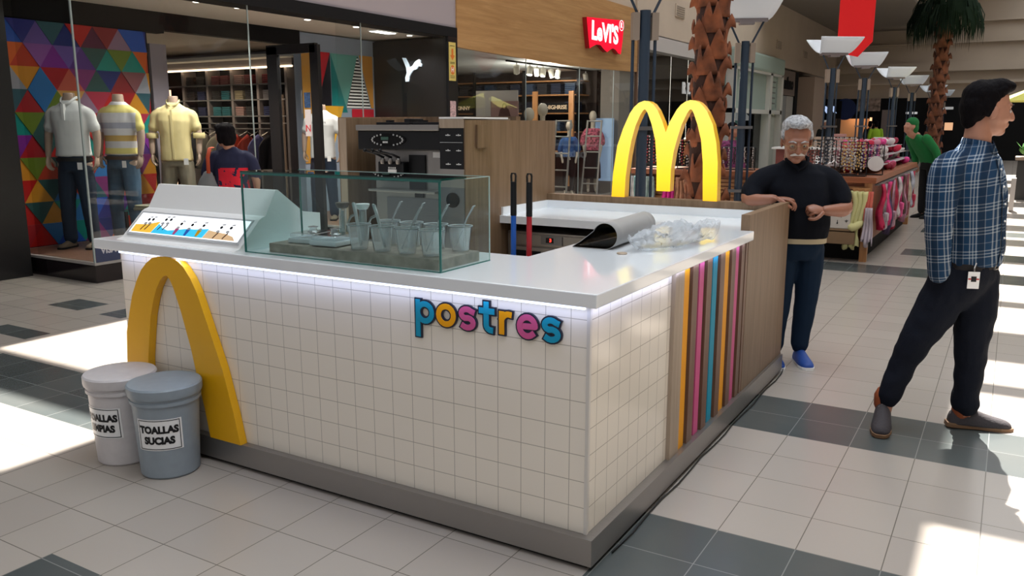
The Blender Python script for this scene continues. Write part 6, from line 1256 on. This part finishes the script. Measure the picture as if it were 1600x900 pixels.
bd_ = {n_: mat(n_ + '_beads', c, .3, me_) for n_, c, me_ in (('black', (.02, .02, .02), 0), ('silver', (.5, .48, .47), .6), ('gold', (.55, .36, .14), .6), ('purple', (.10, .03, .16), 0), ('pink', (.5, .15, .25), 0), ('pearl', (.55, .5, .48), 0), ('red', (.4, .02, .04), 0))}
stand(-2.03, 10.62, 13, [bd_['black'], bd_['black'], bd_['silver']], 'necklace stand with mostly black beads, leftmost behind the grey-haired man', seed=1)
stand(-1.82, 10.95, 12, [bd_['silver'], bd_['pearl']], 'necklace stand with silver and pearl strands', .40, .45, seed=2)
stand(-1.62, 10.66, 10, [bd_['gold'], bd_['gold'], bd_['silver']], 'necklace stand with golden strands in the middle of the island', .30, .40, seed=3)
stand(-1.47, 11.05, 9, [bd_['purple'], bd_['pink'], bd_['silver']], 'necklace stand with purple and pink strands near the island corner', .26, .36, seed=4)
stand(-3.75, 11.25, 14, [bd_['silver'], bd_['red'], bd_['gold'], bd_['pearl']], 'necklace stand with mixed strands just right of the palm trunk', .5, .40, seed=5)
stand(-4.35, 11.3, 12, [bd_['silver'], bd_['pearl'], bd_['red']], 'necklace stand with silver strands just left of the palm trunk', .45, .45, seed=6)
stand(-3.2, 11.4, 12, [bd_['pearl'], bd_['black'], bd_['silver']], 'necklace stand with pearl and black strands beside the second lamp post', .45, .30, seed=7)
o = M().at(Matrix.Translation((-1.42, 11.0, 1.14)) @ Matrix.Rotation(PI / 2, 4, 'X') @ Matrix.Rotation(.2, 4, 'Y')).lathe([(.085, 0), (.09, .01), (.09, .03)], (0, 0, 0), 22).build('round_mirror', [mat('white_enamel', (.6, .58, .58), .3)]); tag(recenter(o), 'round white dial-like disc with dark rim at the island corner', 'mirror')
fl_m = [mat('hair_bow_%s' % n_, c, .7) for n_, c in (('scarlet', (.5, .01, .05)), ('blush', (.55, .25, .32)), ('fuchsia', (.6, .04, .22)), ('ivory', (.6, .55, .55)), ('wine', (.25, .01, .04)))]
nm_ = ['scarlet', 'blush', 'fuchsia', 'ivory', 'wine']
rnd = random.Random(11); bows = []
TIER = [(1.0, .80, 'on the island top under the rack'), (1.09, .56, 'on the lowest tier of the rack'), (1.19, .44, 'on the middle tier of the rack'), (1.29, .30, 'on the top tier of the rack')]
for k in range(44):
    tr_, n_ = k % 4, k // 4; z, w_, w_n = TIER[tr_]; x = -1.75 + (rnd.random() - .5) * w_ * .8; y = 11.40 + n_ * .33 + rnd.random() * .08; c = (k * 3 + n_) % 5
    b = M(); b.ell((-.06, 0, .06), (.07, .04, .05), Matrix.Rotation(.5, 3, 'Y'), 10, 7).ell((.06, 0, .06), (.07, .04, .05), Matrix.Rotation(-.5, 3, 'Y'), 10, 7).ell((0, -.01, .06), (.026, .045, .03), None, 8, 6).limb([(0, 0, .05), (.03, -.01, .008)], [.02, .012], 8); o = b.build('hair_bow', fl_m[c], smooth=True)
    o.location = (x, y, z); o.rotation_euler = (0, 0, rnd.uniform(-1, 1.5)); tag(o, '%s hair bow, %s from the near end %s' % (nm_[c], ORD[n_], w_n), 'hair bow', 'hair bows on the island')
rk = thing('tiered_rack', 'white tiered rack carrying the hair bows on the island', 'rack', (-1.75, 13, 1.0))
for k, (z, d_) in enumerate(((1.09, .62), (1.19, .5), (1.29, .38))): M().box(-1.75 - d_ / 2, 11.3, z - .008, -1.75 + d_ / 2, 15.0, z).build('tier', mat('white_wire', (.4, .36, .37), .5), rk)
for y in (11.35, 13.1, 14.95): M().box(-1.76, y, 1.0, -1.74, y + .02, 1.30).build('post', MT['white'], rk)
o = M().at(Matrix.Translation((-1.80, 11.75, 1.30))).lathe([(.16, 0), (.15, .05), (.02, .07)], (0, 0, 0), 18).build('red_hat', fl_m[0], smooth=True); tag(recenter(o), 'red felt hat on top of the hair accessory rack', 'hat')
# small café stall between island and end wall
cs_ = thing('snack_stall', 'dark snack stall with dull red front panel and white script beyond the necklaces', 'stall', (-4.3, 24, 0)); M().box(-5.6, 23.6, 0, -2.6, 24.6, .95, .01).build('counter', mat('dull_red_panel', (.22, .06, .05), .6), cs_); M().box(-5.7, 23.5, .95, -2.5, 24.7, 1.0, .005).build('top', W_, cs_)
text('lettering', 'patelier', .36, face_mtx((-4.0, 23.59, .72), (1, 0, 0), (0, 0, 1)), mat('white_script', (.7, .7, .7), .5, emit=(1, 1, 1), es=.3), cs_, .005, .012)
for k in range(5): o = M().box(-5.2 + k * .5, 24.0, 1.0, -4.9 + k * .5, 24.2, 1.2 + .08 * (k % 3), .01).build('stall_box', mat('stall_card_%s' % ['cream', 'tan', 'rose', 'sand', 'white'][k], [(.45, .4, .32), (.35, .25, .18), (.4, .2, .18), (.4, .33, .25), (.5, .5, .5)][k], .6)); tag(recenter(o), ['cream', 'tan', 'rose', 'sand-coloured', 'white'][k] + ' box standing on the snack stall', 'box', None)
